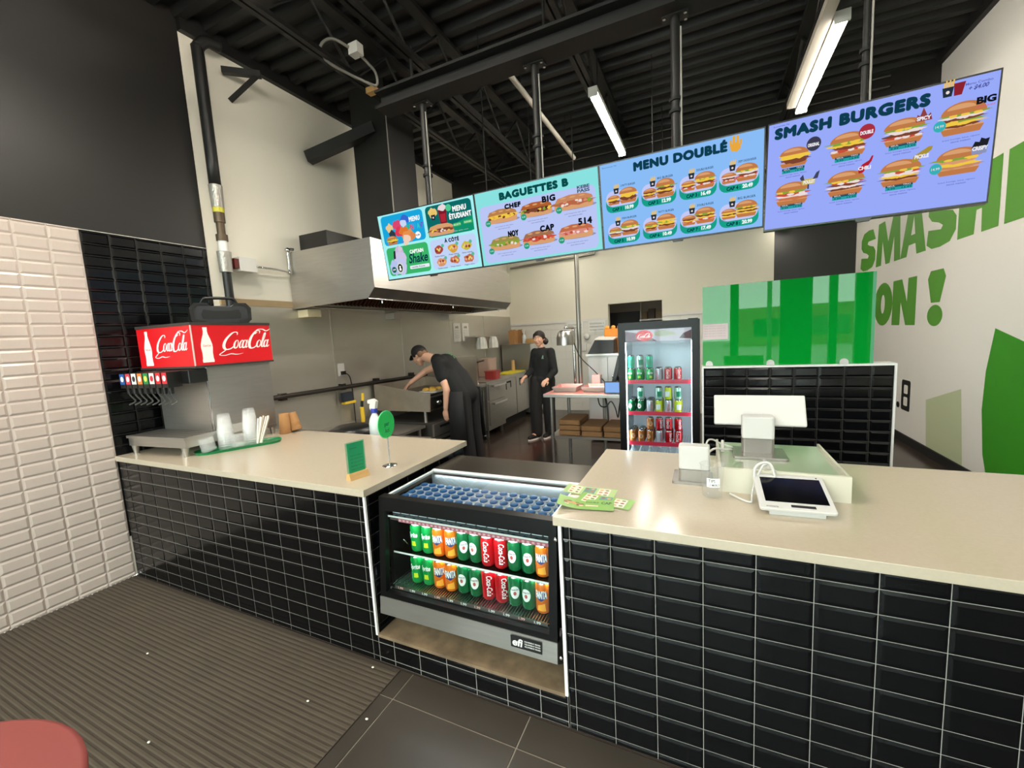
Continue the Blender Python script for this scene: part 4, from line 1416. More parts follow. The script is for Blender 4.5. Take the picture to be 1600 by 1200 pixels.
q.text('KEBE', fr, 103, 54.4, 114.2, 57.0, .004, G('#3c5868'), .04)
q.text('PASS', fr, 103, 51.2, 114.2, 54.0, .004, G('#3c5868'), .04)
q.build('display', t)

# screen three: double menus
t, fr = screen(2, 'blue menu screen of eight numbered double meals, third from left')
q = MB()
q.flat([(1, 1.2), (122, 1.2), (122, 69), (1, 69)], fr, .0004, G('#8abcf6'))
q.text('MENU DOUBLÉ', fr, 28.5, 58.6, 98, 67.4, .0009, G('#0e3c50'), .02, fat=.7)
hand = G('#e8a840')
q.flat(wob(103.5, 60.6, 3.6, 3.4, 3, 14, .15), fr, .001, hand)
for k, (dx, ln) in enumerate(((-2.6, 4), (-1, 6.5), (1, 6.5), (2.6, 3.4))):
    q.flat(rrect(103.5 + dx - .8 + dx * .3, 61.5, 103.5 + dx + .8 + dx * .3, 62 + ln, .7, 3), fr, .0011, hand)
small(q, 'Économisez 75¢', fr, 9, 66.4, 12, 1.4, G('#4878b0'))
LY = [[MEAT, CHE], [MEAT, CHE, MEAT, LET], [TOM, MEAT, CHE, LET], [TOM, MEAT, WHI, LET], [MEAT, WHI, LET], [MEAT, CHE, LET, CHE], [TOM, CHE, MEAT, LET], [CHE, MEAT, CHE, MEAT, LET]]
PR = ['10.99', '12.99', '16.49', '20.49', '10.99', '10.49', '17.49', '20.99']
for k in range(8):
    x, y = (18, 47.6, 77, 105.8)[k % 4], (41, 15)[k // 4]
    q.flat(rrect(x - 13.6, y - 11.4, x + 13.6, y + 2, 5.5), fr, .0006, G('#18a088'))
    q.flat(rrect(x - 13.2, y - 6.6, x + 13.2, y + 6, 5.5), fr, .0008, G('#c4c8f4'))
    burger(q, fr, x - 6.8, y - 1.2, 11, 7.5, LY[k][:3], k + 30)
    burger(q, fr, x + 5.2, y + 1.0, 15.5, 12 if k != 1 else 14, LY[k], k + 50)
    fries(q, fr, x - 4.4, y + 6.2, 5)
    small(q, ('2 PATTY', 'BIG', 'DOUBLE', 'CRISPY CHICKEN', 'FISH', 'PATTY', 'DOUBLE', 'BIG')[k] + ' BURGER', fr, x + 5.4, y + 9.0, 12, 1.6, dark)
    q.text('CAP %d :' % (k + 1), fr, x - 8.4, y - 10.3, x + 1.2, y - 7.6, .0012, G('#063c48'), .05)
    q.text(PR[k], fr, x + 2.4, y - 10.2, x + 9.4, y - 7.2, .0012, G('#f4ffff'), .05)
    small(q, 'FRITES', fr, x - 11, y - 5.6, 4, .9, G('#5060a0'))
q.build('display', t)

# screen four: burgers
t, fr = screen(3, 'lilac menu screen of eight burgers, furthest right and angled towards the mural')
q = MB()
q.flat([(1, 1.0), (122, 1.0), (122, 69), (1, 69)], fr, .0004, G('#98aaf8'))
q.text('SMASH BURGERS', fr, 4.8, 58.6, 91.3, 66, .0009, G('#0e3c50'), .02, fat=.75)
small(q, 'Économisez 75¢', fr, 9, 67.2, 10, 1.3, G('#5060b0'))
LY = [[MEAT, CHE], [TOM, MEAT, CHE, LET], [TOM, MEAT, WHI, LET], [MEAT, CHE, LET, MEAT, WHI, LET], [G('#c8744c'), WHI, TOM, LET], [MEAT, WHI, MEAT, TOM, LET], [MEAT, CHE, WHI, TOM, LET], [G('#c88a60'), CHE, G('#d89a70'), LET]]
for k in range(8):
    x, y = (17.8, 49.8, 79.2, 107.2)[k % 4], (45.8, 22.6)[k // 4] + (k % 4) * .9
    big = k % 4 == 3
    burger(q, fr, x, y, 19 if k == 0 else 22, 12 if k == 0 else 17 if k == 3 else 14.5, LY[k], k + 70)
    if not big:
        q.flat([(x - 7, y - 9.8), (x + 7, y - 9.8), (x + 7, y - 6.6), (x - 7, y - 6.6)], fr, .001, G('#28a0a4'))
        q.flat([(x - 7, y - 8.0), (x + 7, y - 8.0), (x + 7, y - 6.6), (x - 7, y - 6.6)], fr, .0012, G('#0c4a60'))
        small(q, 'SEUL', fr, x - 4, y - 7.3, 4, .8, WHI, .0014)
        small(q, 'TRIO', fr, x + 4, y - 7.3, 4, .8, WHI, .0014)
        small(q, '9.99', fr, x - 4, y - 8.9, 4, 1, dark, .0014)
        small(q, '13.99', fr, x + 4, y - 8.9, 5, 1, dark, .0014)
    else:
        q.flat(ell(x - 10.5, y - 2.6, 3, 3), fr, .0026, G('#38b0b8'))
        small(q, '14.99', fr, x - 10.5, y - 2.6, 4, 1.4, WHI, .0028)
    for j in range(2):
        small(q, ('boeuf, fromage, laitue, oignons', 'sauce maison')[j], fr, x, y - 10.9 - j * 1.4, (17, 9)[j], .9, G('#6468b8'))
bd = [(29.7, 51.3, '#3c3c50'), (59.8, 51.9, '#a83040'), (88.8, 53, '#8c4040'), (117.2, 55.6, None), (28.3, 28.6, '#40445c'), (60, 31.1, '#b02030'), (89.4, 31.9, '#a89038'), (116.5, 30.7, '#202028')]
for k, (x, y, c) in enumerate(bd):
    if c is None:
        q.text('BIG', fr, 112.6, 53.6, 121.2, 57.4, .004, G('#10141c'), .055)
        small(q, 'double boeuf', fr, 117, 52.4, 8, .9, G('#e0507c'), .004)
        continue
    if k in (2,):
        q.flat([(x - 4, y - 2), (x + 4, y - 2), (x + 3, y + 2), (x + 1.6, y + .5), (x - .6, y + 5.4), (x - 2, y + 1), (x - 3.4, y + 2)], fr, .004, G(c))
    elif k == 4:
        q.flat(rrect(x - 4.6, y - 2.2, x + 3.6, y + 1.6, .8), fr, .004, G('#c8b860'))
        q.flat([(x + 2, y + .8), (x + 5, y + 1), (x + 6, y + 5.6), (x + 4, y + 4.6)], fr, .0041, G(c))
        q.flat([(x - 5, y + .8), (x - 3, y + .8), (x - 4, y + 4.6), (x - 6, y + 2.6)], fr, .0041, G(c))
        q.flat([(x - 1, y - 5), (x, y - 5), (x, y - 2), (x - 1, y - 2)], fr, .0041, G(c))
    elif k == 5:
        q.flat([(x - 3, y - 3.4), (x - .6, y - 3), (x + 3.6, y + 3), (x + 4.4, y + 6), (x + 3.4, y + 6), (x + 2.2, y + 3.6), (x - 1.4, y + 1.8), (x - 3.6, y - 1)], fr, .004, G(c))
    elif k == 6:
        q.flat([(x - 5, y - 2.6), (x - 3, y - 3.4), (x + 4.4, y + 2.2), (x + 5, y + 4.2), (x + 3, y + 4.4), (x - 4, y + .4)], fr, .004, G(c))
    elif k == 7:
        q.flat([(x - 4, y), (x - 2.6, y + 3.4), (x - .6, y + 2.8), (x, y + 5), (x + 2, y + 4), (x + 3.8, y + 4.4), (x + 3, y), (x, y - .6)], fr, .004, G(c))
        q.flat([(x - 3.6, y - 3.4), (x + 2.8, y - 3.4), (x + 3.2, y - .2), (x - 4, y - .2)], fr, .0042, G('#8c94b8'))
    else:
        q.flat(ell(x, y, 4.4, 4.4), fr, .004, G(c))
    q.text(('ORIGINAL', 'DOUBLE', 'SPICY', '', 'POULET', 'CHILI', 'PICKLE', 'CRISPY')[k], fr, x - 3.6, y - 1.6, x + 3.4, y + .6, .0046, G('#f0eef4'), .05)
fries(q, fr, 99, 64.5, 6)
q.flat([(102, 61), (105.6, 61), (107, 67.6), (101.6, 67.6)], fr, .0016, G('#8c2430'))
small(q, 'Menu Combo', fr, 113, 65.6, 12, 1.3, G('#5c60b0'))
q.text('+ $4.00', fr, 108.5, 61.8, 117.5, 64.4, .001, G('#5054a0'), .03, .3)
q.build('display', t)
# ---------------------------------------------------------------- kitchen : wall cladding, hood, gas pipe
for i, (y0, y1) in enumerate(((.93, 2.02), (2.025, 3.22), (3.225, 4.42), (4.425, 5.6), (5.605, 6.79))):
    b = MB(steelwall)
    b.box(XL + .001, XL + .012, y0, y1, 0, 2.0)
    b.box(XL + .012, XL + .016, y1 - .02, y1, 0, 2.0)
    b.build('cladding_sheet', label='steel wall sheet, %s from the soda fountain towards the back of the kitchen' % ORD[i], cat='wall panel', group='steel sheets along the kitchen wall')
b = MB(mat('raw timber', '#a08a68', .8, noise=.2))
b.box(XL + .001, XL + .02, .85, 1.7, 2.0, 2.06)
b.build('wall_batten', label='raw timber batten on the wall above the steel sheet beside the hood', cat='batten')
HY0, HY1, HX = 1.55, 4.5, -2.24
t = T('extraction_hood', 'big stainless extraction hood on the kitchen wall above the griddle', 'hood', (-2.8, 3, 1.99))
prof = [(XL + .02, 1.99), (XL + .02, 2.54), (HX, 2.54), (HX, 2.10), (HX - .03, 2.09)]
b = MB(steel)
fe = lambda u, v, w: (u, w, v)
endp = [(XL + .02, 1.985), (XL + .02, 2.54), (HX, 2.54), (HX, 2.10), (HX - .085, 2.01)]
b.prism(endp, fe, HY0, HY0 + .012)
b.prism(endp, fe, HY1 - .012, HY1)
b.box(HX - .012, HX, HY0 + .012, HY1 - .012, 2.10, 2.54)
b.box(XL + .02, HX - .012, HY0 + .012, HY1 - .012, 2.528, 2.54)
b.build('shell', t)
b = MB(steeld)
b.add([(HX, HY0, 2.10), (HX, HY1, 2.10), (HX - .085, HY1, 2.01), (HX - .085, HY0, 2.01), (HX - .095, HY0, 2.02), (HX - .095, HY1, 2.02)], [(0, 1, 2, 3), (3, 2, 5, 4)])
b.build('lower_lip', t)
b = MB(chrome)
b.cyl((HX - .087, HY0, 2.008), (HX - .087, HY1, 2.008), .008, n=6)
b.box(XL + .06, XL + .30, HY0 + .02, HY1 - .02, 1.985, 1.992)
b.build('grease_gutter', t)
flt = mat('baffle filter', '#4a2c1c', .45, .7, noise=.4, nscale=8)
fa, fb = Vector((-2.93, 0, 2.02)), Vector((-2.50, 0, 2.46))
for k in range(6):
    y0, y1 = HY0 + .05 + k * .475, HY0 + .05 + (k + 1) * .475 - .01
    if y1 > HY1 - .05: break
    b = MB(flt)
    n = 9
    for j in range(n):
        a, c = y0 + (y1 - y0) * j / n, y0 + (y1 - y0) * (j + .55) / n
        b.add([(fa.x, a, fa.z), (fa.x, c, fa.z), (fb.x, c, fb.z), (fb.x, a, fb.z), (fa.x + .02, a, fa.z - .02), (fa.x + .02, c, fa.z - .02), (fb.x + .02, c, fb.z - .02), (fb.x + .02, a, fb.z - .02)], [(4, 5, 6, 7), (0, 4, 7, 3), (1, 2, 6, 5), (0, 1, 5, 4)])
    b.add([(fa.x - .005, y0, fa.z + .005), (fa.x - .005, y1, fa.z + .005), (fb.x - .005, y1, fb.z + .005), (fb.x - .005, y0, fb.z + .005)], [(0, 1, 2, 3)], blackm)
    b.build('baffle_filter', t)
b = MB(steel)
b.box(fa.x - .01, fa.x, HY0 + .02, HY1 - .02, 1.99, 2.5)
b.build('filter_rail', t)
for y in (1.75, 3.0, 4.25):
    MB(chrome).cyl((HX - .10, y, 2.02), (HX - .10, y, 1.975), .008, n=6).build('drip_fitting', t)
t = T('exhaust_duct', 'black square exhaust duct rising from the hood to the roof', 'duct', (-2.7, 2.4, 2.54))
b = MB(blacksteel)
b.box(-2.92, -2.46, 2.18, 2.62, 2.54, 4.24)
b.build('duct', t)
b = MB(mat('duct seam', '#a9a49a', .4, .6))  # edge highlight painted as a pale strip down the duct corner
b.box(-2.464, -2.456, 2.176, 2.184, 2.54, 4.1)
b.build('highlight', t)
b = MB(blacksteel)
b.box(-3.26, -2.88, 1.66, 2.16, 2.54, 2.72)
b.build('hood_plenum', label='low black box on top of the hood at its near end', cat='plenum box')
for i, (y, lb) in enumerate(((1.66, 'cream box under the near end of the hood'), (2.96, 'steel bracket under the middle of the hood'), (4.25, 'steel bracket under the far end of the hood'))):
    b = MB(mat('cream box', '#d8cca8', .5) if i == 0 else steel)
    b.box(XL + .013, XL + .16, y - .06, y + .10, 1.90, 1.975)
    b.build('hood_bracket', label=lb + ' on the steel wall', cat='bracket')
gp = mat('gas pipe black', '#161514', .45)
t = T('gas_riser', 'black gas riser with valves and tape coming down the white wall behind the speaker', 'gas pipe', (-3.25, .885, 1.2))
b = MB(gp)
b.tube([(-3.22, 1.05, 4.13), (-3.23, .95, 4.12), (-3.25, .89, 4.05), (-3.25, .885, 3.95), (-3.25, .885, 2.98)], .045, n=12)
b.build('upper_pipe', t)
b = MB(mat('foil wrap', '#a8a49c', .35, .5, bump=.6, bscale=40))
b.cyl((-3.25, .885, 2.98), (-3.25, .885, 2.80), .052, .046)
b.build('wrapped_joint', t)
b = MB(mat('foil wrap', '#a8a49c', .35, .5, bump=.6, bscale=40))
b.cyl((-3.25, .885, 2.44), (-3.25, .885, 2.27), .055, .05)
b.build('wrapped_joint', t)
b = MB(mat('valve tape', '#c8c040', .5))
b.cyl((-3.25, .885, 2.80), (-3.25, .885, 2.76), .043)
b.build('yellow_tape', t)
b = MB(mat('fitting bronze', '#5a4c3c', .4, .6))
b.cyl((-3.25, .885, 2.76), (-3.25, .885, 2.68), .042)
b.cyl((-3.25, .885, 2.68), (-3.25, .885, 2.56), .032)
b.cyl((-3.25, .885, 2.58), (-3.25, .885, 2.53), .045)
b.build('valve_body', t)
b = MB(strip)
b.cyl((-3.25, .885, 2.53), (-3.25, .885, 2.44), .034)
b.build('white_sleeve', t)
b = MB(gp)
b.cyl((-3.25, .885, 2.28), (-3.25, .885, 1.2), .034)
b.build('lower_pipe', t)
b = MB(white)
b.box(-3.30, -3.20, .98, 1.13, 2.29, 2.41)
b.box(-3.29, -3.21, .94, .98, 2.31, 2.39, mat('shutoff red', '#5a1814', .5))
b.build('shutoff_box', t)
MB(chrome).tube([(-3.26, 1.13, 2.35), (-3.26, 1.35, 2.35), (-3.27, 1.52, 2.34)], .010, n=6).build('conduit', t)
b = MB(chrome)
b.tube([(-3.28, 1.52, 2.34), (-3.28, 1.525, 2.45), (-3.28, 1.53, 2.56), (-3.26, 1.58, 2.57)], .014, n=6)
b.ball((-3.28, 1.52, 2.34), .026)
b.ball((-3.28, 1.525, 2.56), .026)
b.build('hood_conduit', label='polished conduit elbow on the near top corner of the hood', cat='conduit')
b = MB(mat('rail steel', '#3a3632', .35, .8))
b.cyl((XL + .06, .95, 1.135), (XL + .06, 3.9, 1.09), .024)
for y in (1.3, 2.05, 2.6, 3.3):
    b.box(XL + .012, XL + .07, y - .03, y + .03, 1.09, 1.16)
b.build('gas_line', label='long dark pipe running along the steel wall behind the griddle', cat='gas pipe')
t = T('power_outlet', 'white power outlet on the steel wall with a black plug', 'outlet', (XL + .02, 2.09, 1.32))
b = MB(white)
b.box(XL + .012, XL + .02, 2.04, 2.13, 1.25, 1.39)
b.build('plate', t)
b = MB(black)
b.box(XL + .02, XL + .05, 2.07, 2.12, 1.26, 1.30)
b.tube([(XL + .05, 2.10, 1.28), (XL + .05, 2.17, 1.22), (XL + .04, 2.2, 1.0), (XL + .04, 2.2, .6)], .006, n=6)
b.build('plug', t)

# ---------------------------------------------------------------- kitchen line along the left wall
def EQ(name, label, cat, y, x=-2.9, z=0, group=None):
    return T(name, label, cat, (x, y, z), group=group)
t = EQ('back_worktop', 'dark low steel worktop directly behind the left counter', 'worktop', 1.2)
b = MB(steeld)
b.box(XL + .02, -1.65, .96, 1.45, .74, .77)
b.build('top', t)
for x in (-3.2, -1.72):
    for y in (1.0, 1.40):
        MB(steeld).cyl((x, y, 0), (x, y, .74), .02).build('leg', t)
t = EQ('low_table', 'low stainless equipment table between worktop and griddle', 'table', 2.0)
b = MB(steel)
b.box(XL + .02, -2.52, 1.5, 2.50, .58, .61)
b.box(XL + .02, XL + .04, 1.5, 2.50, .61, .70)
b.build('top', t)
b = MB(steeld)
b.box(XL + .04, -2.56, 1.53, 2.47, .2, .22)
b.build('shelf', t)
for x in (-3.25, -2.57):
    for y in (1.56, 2.44):
        MB(steel).cyl((x, y, 0), (x, y, .58), .02).build('leg', t)
t = EQ('griddle', 'stainless flat-top griddle with side splash guards under the hood', 'griddle', 3.1)
b = MB(steeld)
b.box(XL + .05, -2.50, 2.56, 3.58, .76, .92)
b.build('body', t)
b = MB(mat('griddle plate', '#5a4c40', .3, .9, noise=.4, nscale=6))
b.box(XL + .06, -2.56, 2.58, 3.56, .92, .945)
b.build('plate', t)
b = MB(mat('splash steel', '#a89e90', .4, .7, noise=.2))
for y in (2.54, 3.57):
    b.prism([(XL + .05, .76), (-2.47, .76), (-2.45, .975), (-2.56, .99), (XL + .05, 1.09)], fe, y, y + .014)
b.box(XL + .05, XL + .064, 2.55, 3.57, .92, 1.09)
b.build('splash_guard', t)
b = MB(black)
b.box(-2.50, -2.47, 2.57, 3.57, .78, .92)
b.build('control_panel', t)
for k in range(4):
    MB(chrome).lathe([(.03, 0), (.026, .03), (0, .03)], (-2.47, 2.72 + k * .22, .85), ax='x').build('knob', t)
for y in (2.60, 3.52):
    for x in (-3.2, -2.58):
        MB(steel).cyl((x, y, .62), (x, y, .76), .02).build('foot', t)
t = EQ('refrigerated_base', 'grey refrigerated drawer base under the griddle', 'drawer base', 3.1)
b = MB(steeld)
b.box(XL + .05, -2.48, 2.56, 3.60, .08, .62)
b.build('carcass', t)
for z in (.11, .28, .45):
    for y0 in (2.58, 3.09):
        d = MB(steel).box(-2.48, -2.455, y0, y0 + .49, z, z + .15).build('drawer', t)
        MB(blackm).box(-2.455, -2.452, y0 + .12, y0 + .37, z + .09, z + .12).build('handle', d)
t = EQ('burger_tray', 'small white tray of yellow cheese buns at the end of the griddle', 'food tray', 2.95, -2.66, .95)
b = MB(white)
b.rbox(-2.82, -2.56, 2.80, 3.10, .948, .965, .03)
b.build('tray', t)
for k, (x, y) in enumerate(((-2.75, 2.88), (-2.66, 2.9), (-2.74, 3.0), (-2.65, 3.02))):
    MB(mat('toasted bun', '#d8a848', .6, noise=.2)).ball((x, y, .975), .05, sc=(1, 1, .6)).build('bun', t)
b = MB(mat('partition steel', '#a89e90', .4, .7, noise=.25, nscale=3))
b.box(XL + .05, -2.42, 3.62, 3.635, .9, 1.345)
b.build('splash_partition', label='plain steel partition panel standing at the far end of the griddle', cat='panel')
t = EQ('tube_stand', 'open tubular steel work stand beyond the griddle', 'stand', 3.95)
b = MB(steel)
b.box(XL + .05, -2.62, 3.66, 4.22, .84, .89)
b.build('top', t)
b = MB(steeld)
b.box(XL + .08, -2.66, 3.70, 4.18, .30, .32)
b.build('shelf', t)
for x in (-3.24, -2.66):
    for y in (3.70, 4.17):
        l_ = MB(chrome).cyl((x, y, .06), (x, y, .84), .024).build('leg', t)
        MB(rubber).cyl((x, y - .018, .035), (x, y + .018, .035), .035).build('caster', l_)
b = MB(white)
b.lathe([(.03, 0), (.034, .01), (.034, .09), (.02, .12), (.008, .15), (.003, .18)], (-2.80, 3.60 + .13, .892), n=14)
b.build('squeeze_bottle', label='white squeeze bottle standing beside the steel partition', cat='bottle')
b = MB(mat('folded cloth', '#d8d4cc', .9))
b.rbox(-2.86, -2.66, 3.85, 4.10, .892, .915, .03)
b.build('folded_cloth', label='folded white cloth on the tubular work stand', cat='cloth')
t = EQ('drawer_unit', 'stainless two-drawer unit between the work stand and undercounter fridge', 'drawer unit', 4.6)
b = MB(steel)
b.box(XL + .05, -2.64, 4.28, 4.90, .12, .90)
b.build('carcass', t)
for z0, z1 in ((.60, .86), (.20, .58)):
    d = MB(steel).box(-2.64, -2.61, 4.30, 4.88, z0, z1).build('drawer', t)
    MB(chrome).box(-2.61, -2.55, 4.36, 4.82, z1 - .05, z1 - .02).build('handle', d)
for x in (-3.2, -2.7):
    for y in (4.34, 4.84):
        MB(steeld).cyl((x, y, 0), (x, y, .12), .025).build('foot', t)
t = EQ('undercounter_fridge', 'stainless undercounter fridge with two doors behind the woman', 'fridge', 5.6)
b = MB(steel)
b.box(XL + .05, -2.76, 4.97, 6.18, .14, .90)
b.build('carcass', t)
for y0 in (5.0, 5.60):
    d = MB(steel).box(-2.76, -2.72, y0, y0 + .57, .16, .84).build('door', t)
    MB(blackm).prism([(y0 + .14, .66), (y0 + .14, .80), (y0 + .36, .80), (y0 + .36, .68), (y0 + .33, .68), (y0 + .33, .77), (y0 + .17, .77), (y0 + .17, .66)], lambda u, v, w: (w, u, v), -2.72, -2.717).build('handle_recess', d)
b = MB(blackm)
b.box(XL + .08, -2.80, 5.0, 6.15, .002, .14)
b.build('plinth', t)
t = EQ('tall_freezer', 'tall grey steel freezer cabinet at the back corner of the kitchen', 'freezer', 6.5)
b = MB(mat('freezer grey', '#8b867c', .4, .8))
b.box(XL + .05, -2.66, 6.22, 6.76, .05, 1.43)
b.build('carcass', t)
b = MB(mat('freezer door', '#c4c2bc', .35, .3))
b.box(-2.66, -2.62, 6.22, 6.76, .07, 1.42)
b.build('door', t)
b = MB(blackm)
b.box(-2.619, -2.60, 6.27, 6.30, 1.05, 1.30)
b.build('handle', t)
# things on the line
def single(mb, name, label, cat, group=None):
    return mb.build(name, label=label, cat=cat, group=group)
for y, x, lb in ((6.3, -3.05, 'brown paper bag on the freezer, nearer one'), (6.52, -2.98, 'brown paper bag on the freezer, behind the first')):
    b = MB(kraft)
    b.add([(x - .06, y - .08, 1.431), (x + .06, y - .08, 1.431), (x + .06, y + .08, 1.431), (x - .06, y + .08, 1.431), (x - .07, y - .09, 1.69), (x + .07, y - .085, 1.72), (x + .065, y + .09, 1.69), (x - .07, y + .08, 1.72)], [(3, 2, 1, 0), (4, 5, 6, 7), (0, 1, 5, 4), (1, 2, 6, 5), (2, 3, 7, 6), (3, 0, 4, 7)])
    single(b, 'paper_bag', lb, 'paper bag', 'paper bags on the freezer')
def spray(x, y, z, lb, cap, hh=.27):
    t = T('spray_bottle', lb, 'spray bottle', (x, y, z))
    k = hh / .27
    q = MB(mat('bottle milk plastic', '#cfd6d4', .3))
    q.lathe([(.032 * k, 0), (.037 * k, .008 * k), (.037 * k, .13 * k), (.030 * k, .16 * k), (.014 * k, .19 * k), (.014 * k, .20 * k)], (x, y, z), n=16)
    q.build('bottle', t)
    q = MB(mat('collar ' + cap, cap, .4))
    q.cyl((x, y, z + .195 * k), (x, y, z + .222 * k), .019 * k)
    q.build('collar', t)
    q = MB(white)
    q.prism([(-.018, .0), (.014, 0), (.016, .03), (.036, .032), (.036, .052), (.0, .06), (-.03, .045)], lambda u, v, w: (x - u * k, y + w, z + (.222 + v) * k), -.012 * k, .012 * k)
    q.prism([(.018, .026), (.026, .026), (.028, .0), (.02, -.012)], lambda u, v, w: (x - u * k, y + w, z + (.222 + v) * k), -.008 * k, .008 * k)
    q.build('trigger_head', t)
spray(-2.86, 6.40, 1.431, 'milky spray bottle with white top on the tall freezer', '#e8e8e8')
spray(-2.0, 1.15, .771, 'spray bottle with blue collar on the low worktop behind the left counter', '#2838a0', .36)
b = MB(mat('carton', '#b08850', .8))
b.box(-2.80, -2.68, 6.35, 6.7, 1.431, 1.52)
single(b, 'cardboard_box', 'open cardboard box lying on the tall freezer', 'box')
b = MB(black)
b.lathe([(.15, 0), (.19, .03), (.19, .10), (.12, .13), (0, .13)], (-2.32, 1.2, .771), n=20)
b.box(-2.16, -2.02, 1.15, 1.22, .80, .86)
single(b, 'black_bin_lid', 'round black container on the low worktop left of the spray bottle', 'container')
b = MB(mat('white rag', '#e6e0d0', .9))
b.prism(wob(-1.78, 1.12, .13, .09, 11, 18, .3), lambda u, v, w: (u, v, w), .771, .80)
single(b, 'cleaning_rag', 'crumpled white rag on the low worktop behind the round green sign', 'rag')
yel = mat('yellow handle', '#e0bc30', .45)
t = T('floor_brush', 'brush with yellow handle hanging on the steel wall left of the griddle', 'brush', (-3.2, 2.22, .7))
MB(yel).cyl((-3.22, 2.24, .68), (-3.22, 2.24, .86), .024).build('handle', t)
MB(black).cyl((-3.22, 2.24, .86), (-3.22, 2.25, .93), .016).build('neck', t)
MB(yel).cyl((-3.22, 2.26, .93), (-3.22, 2.27, 1.02), .018).build('grip_tip', t)
t = T('dust_scoop', 'dark scoop with yellow edge hanging on the wall beside the yellow brush', 'scoop', (-3.26, 2.0, .85))
MB(mat('dark blue plastic', '#1c2430', .5)).box(-3.28, -3.24, 2.0, 2.14, .95, 1.06).build('scoop', t)
MB(yel).box(-3.28, -3.22, 2.0, 2.16, .93, .955).build('edge', t)
t = EQ('lamp_shelf', 'small steel wall shelf with two upturned ribbed cups below', 'shelf', 5.3, -3.2, 1.62)
b = MB(steel)
b.box(XL + .02, -3.10, 4.85, 5.80, 1.61, 1.63)
b.build('shelf', t)
for y, lb in ((5.08, 'ribbed pale cup hanging under the wall shelf, nearer one'), (5.52, 'ribbed pale cup hanging under the wall shelf, farther one')):
    b = MB(mat('ribbed cup', '#d8d6cc', .3))
    n = 20
    pr = [(.105, 0), (.10, .10), (.075, .19), (.045, .205)]
    vs = []
    for r, z in pr:
        for k in range(n):
            rr = r * (1 - .09 * (k % 2))
            vs.append((-3.12 + rr * math.cos(k * 6.2832 / n), y + rr * math.sin(k * 6.2832 / n), 1.40 + z))
    b.add(vs, [(i * n + k, i * n + (k + 1) % n, (i + 1) * n + (k + 1) % n, (i + 1) * n + k) for i in range(3) for k in range(n)] + [tuple(3 * n + k for k in range(n))])
    single(b, 'ribbed_cup', lb, 'cup', 'ribbed cups under the wall shelf')
for y, lb, s_ in ((4.62, 'printed white notice on the steel wall, nearer of two', 0), (4.90, 'printed white notice on the steel wall, farther of two', 1)):
    b = MB(paper)
    b.box(XL + .017, XL + .019, y - .11, y + .11, 1.60 - .05, 1.86)
    FW = lambda u, v, w: (XL + .0195 + w, y - .11 + u, 1.55 + v)
    b.text('AVIS', FW, .06, .22, .16, .26, .0004, blackm, .03)
    for k in range(5):
        b.text('lavage des mains ici', FW, .03, .18 - k * .03, .19, .192 - k * .03, .0004, blackm, 0)
    single(b, 'wall_notice', lb, 'notice', 'notices on the steel wall')
t = T('stock_pot', 'steel stock pot with dark ladle beyond the splash partition', 'pot', (-3.02, 4.45, .902))
b = MB(steel)
b.lathe([(.13, 0), (.135, .01), (.135, .24), (.14, .245)], (-3.02, 4.45, .902), n=22)
b.build('pot', t)
MB(black).tube([(-3.02, 4.42, 1.0), (-2.97, 4.5, 1.17), (-2.84, 4.62, 1.22)], .012).build('ladle', t)
for i, (x, y, z, w_, d_, h_, c, lb) in enumerate((
        (-2.76, 4.74, .902, .2, .2, .12, '#a83c38', 'red plastic tub at the front of the fridge top'),
        (-3.14, 5.28, .902, .24, .30, .30, '#b89c8c', 'pale reddish steel tub near the wall above the fridge'),
        (-2.90, 5.05, .902, .2, .16, .10, '#8c2a28', 'dark red tray between the tubs on the fridge'))):
    b = MB(mat('tub ' + c, c, .35, .2))
    b.rbox(x - w_ / 2, x + w_ / 2, y - d_ / 2, y + d_ / 2, z, z + h_, .03)
    b.rbox(x - w_ / 2 - .012, x + w_ / 2 + .012, y - d_ / 2 - .012, y + d_ / 2 + .012, z + h_, z + h_ + .015, .03)
    single(b, 'food_tub', lb, 'tub', 'tubs on the undercounter fridge')
b = MB(mat('cutting board yellow', '#d8c828', .45))
b.rbox(-3.05, -2.74, 5.45, 6.12, .902, .92, .03)
single(b, 'cutting_board', 'yellow cutting board on the undercounter fridge', 'cutting board')
b = MB(wood)
b.lathe([(.035, 0), (.037, .01), (.037, .19), (.034, .20)], (-2.98, 6.06, .921), n=16)
single(b, 'wooden_pepper_mill', 'plain wooden cylinder standing on the yellow cutting board', 'wooden cylinder')

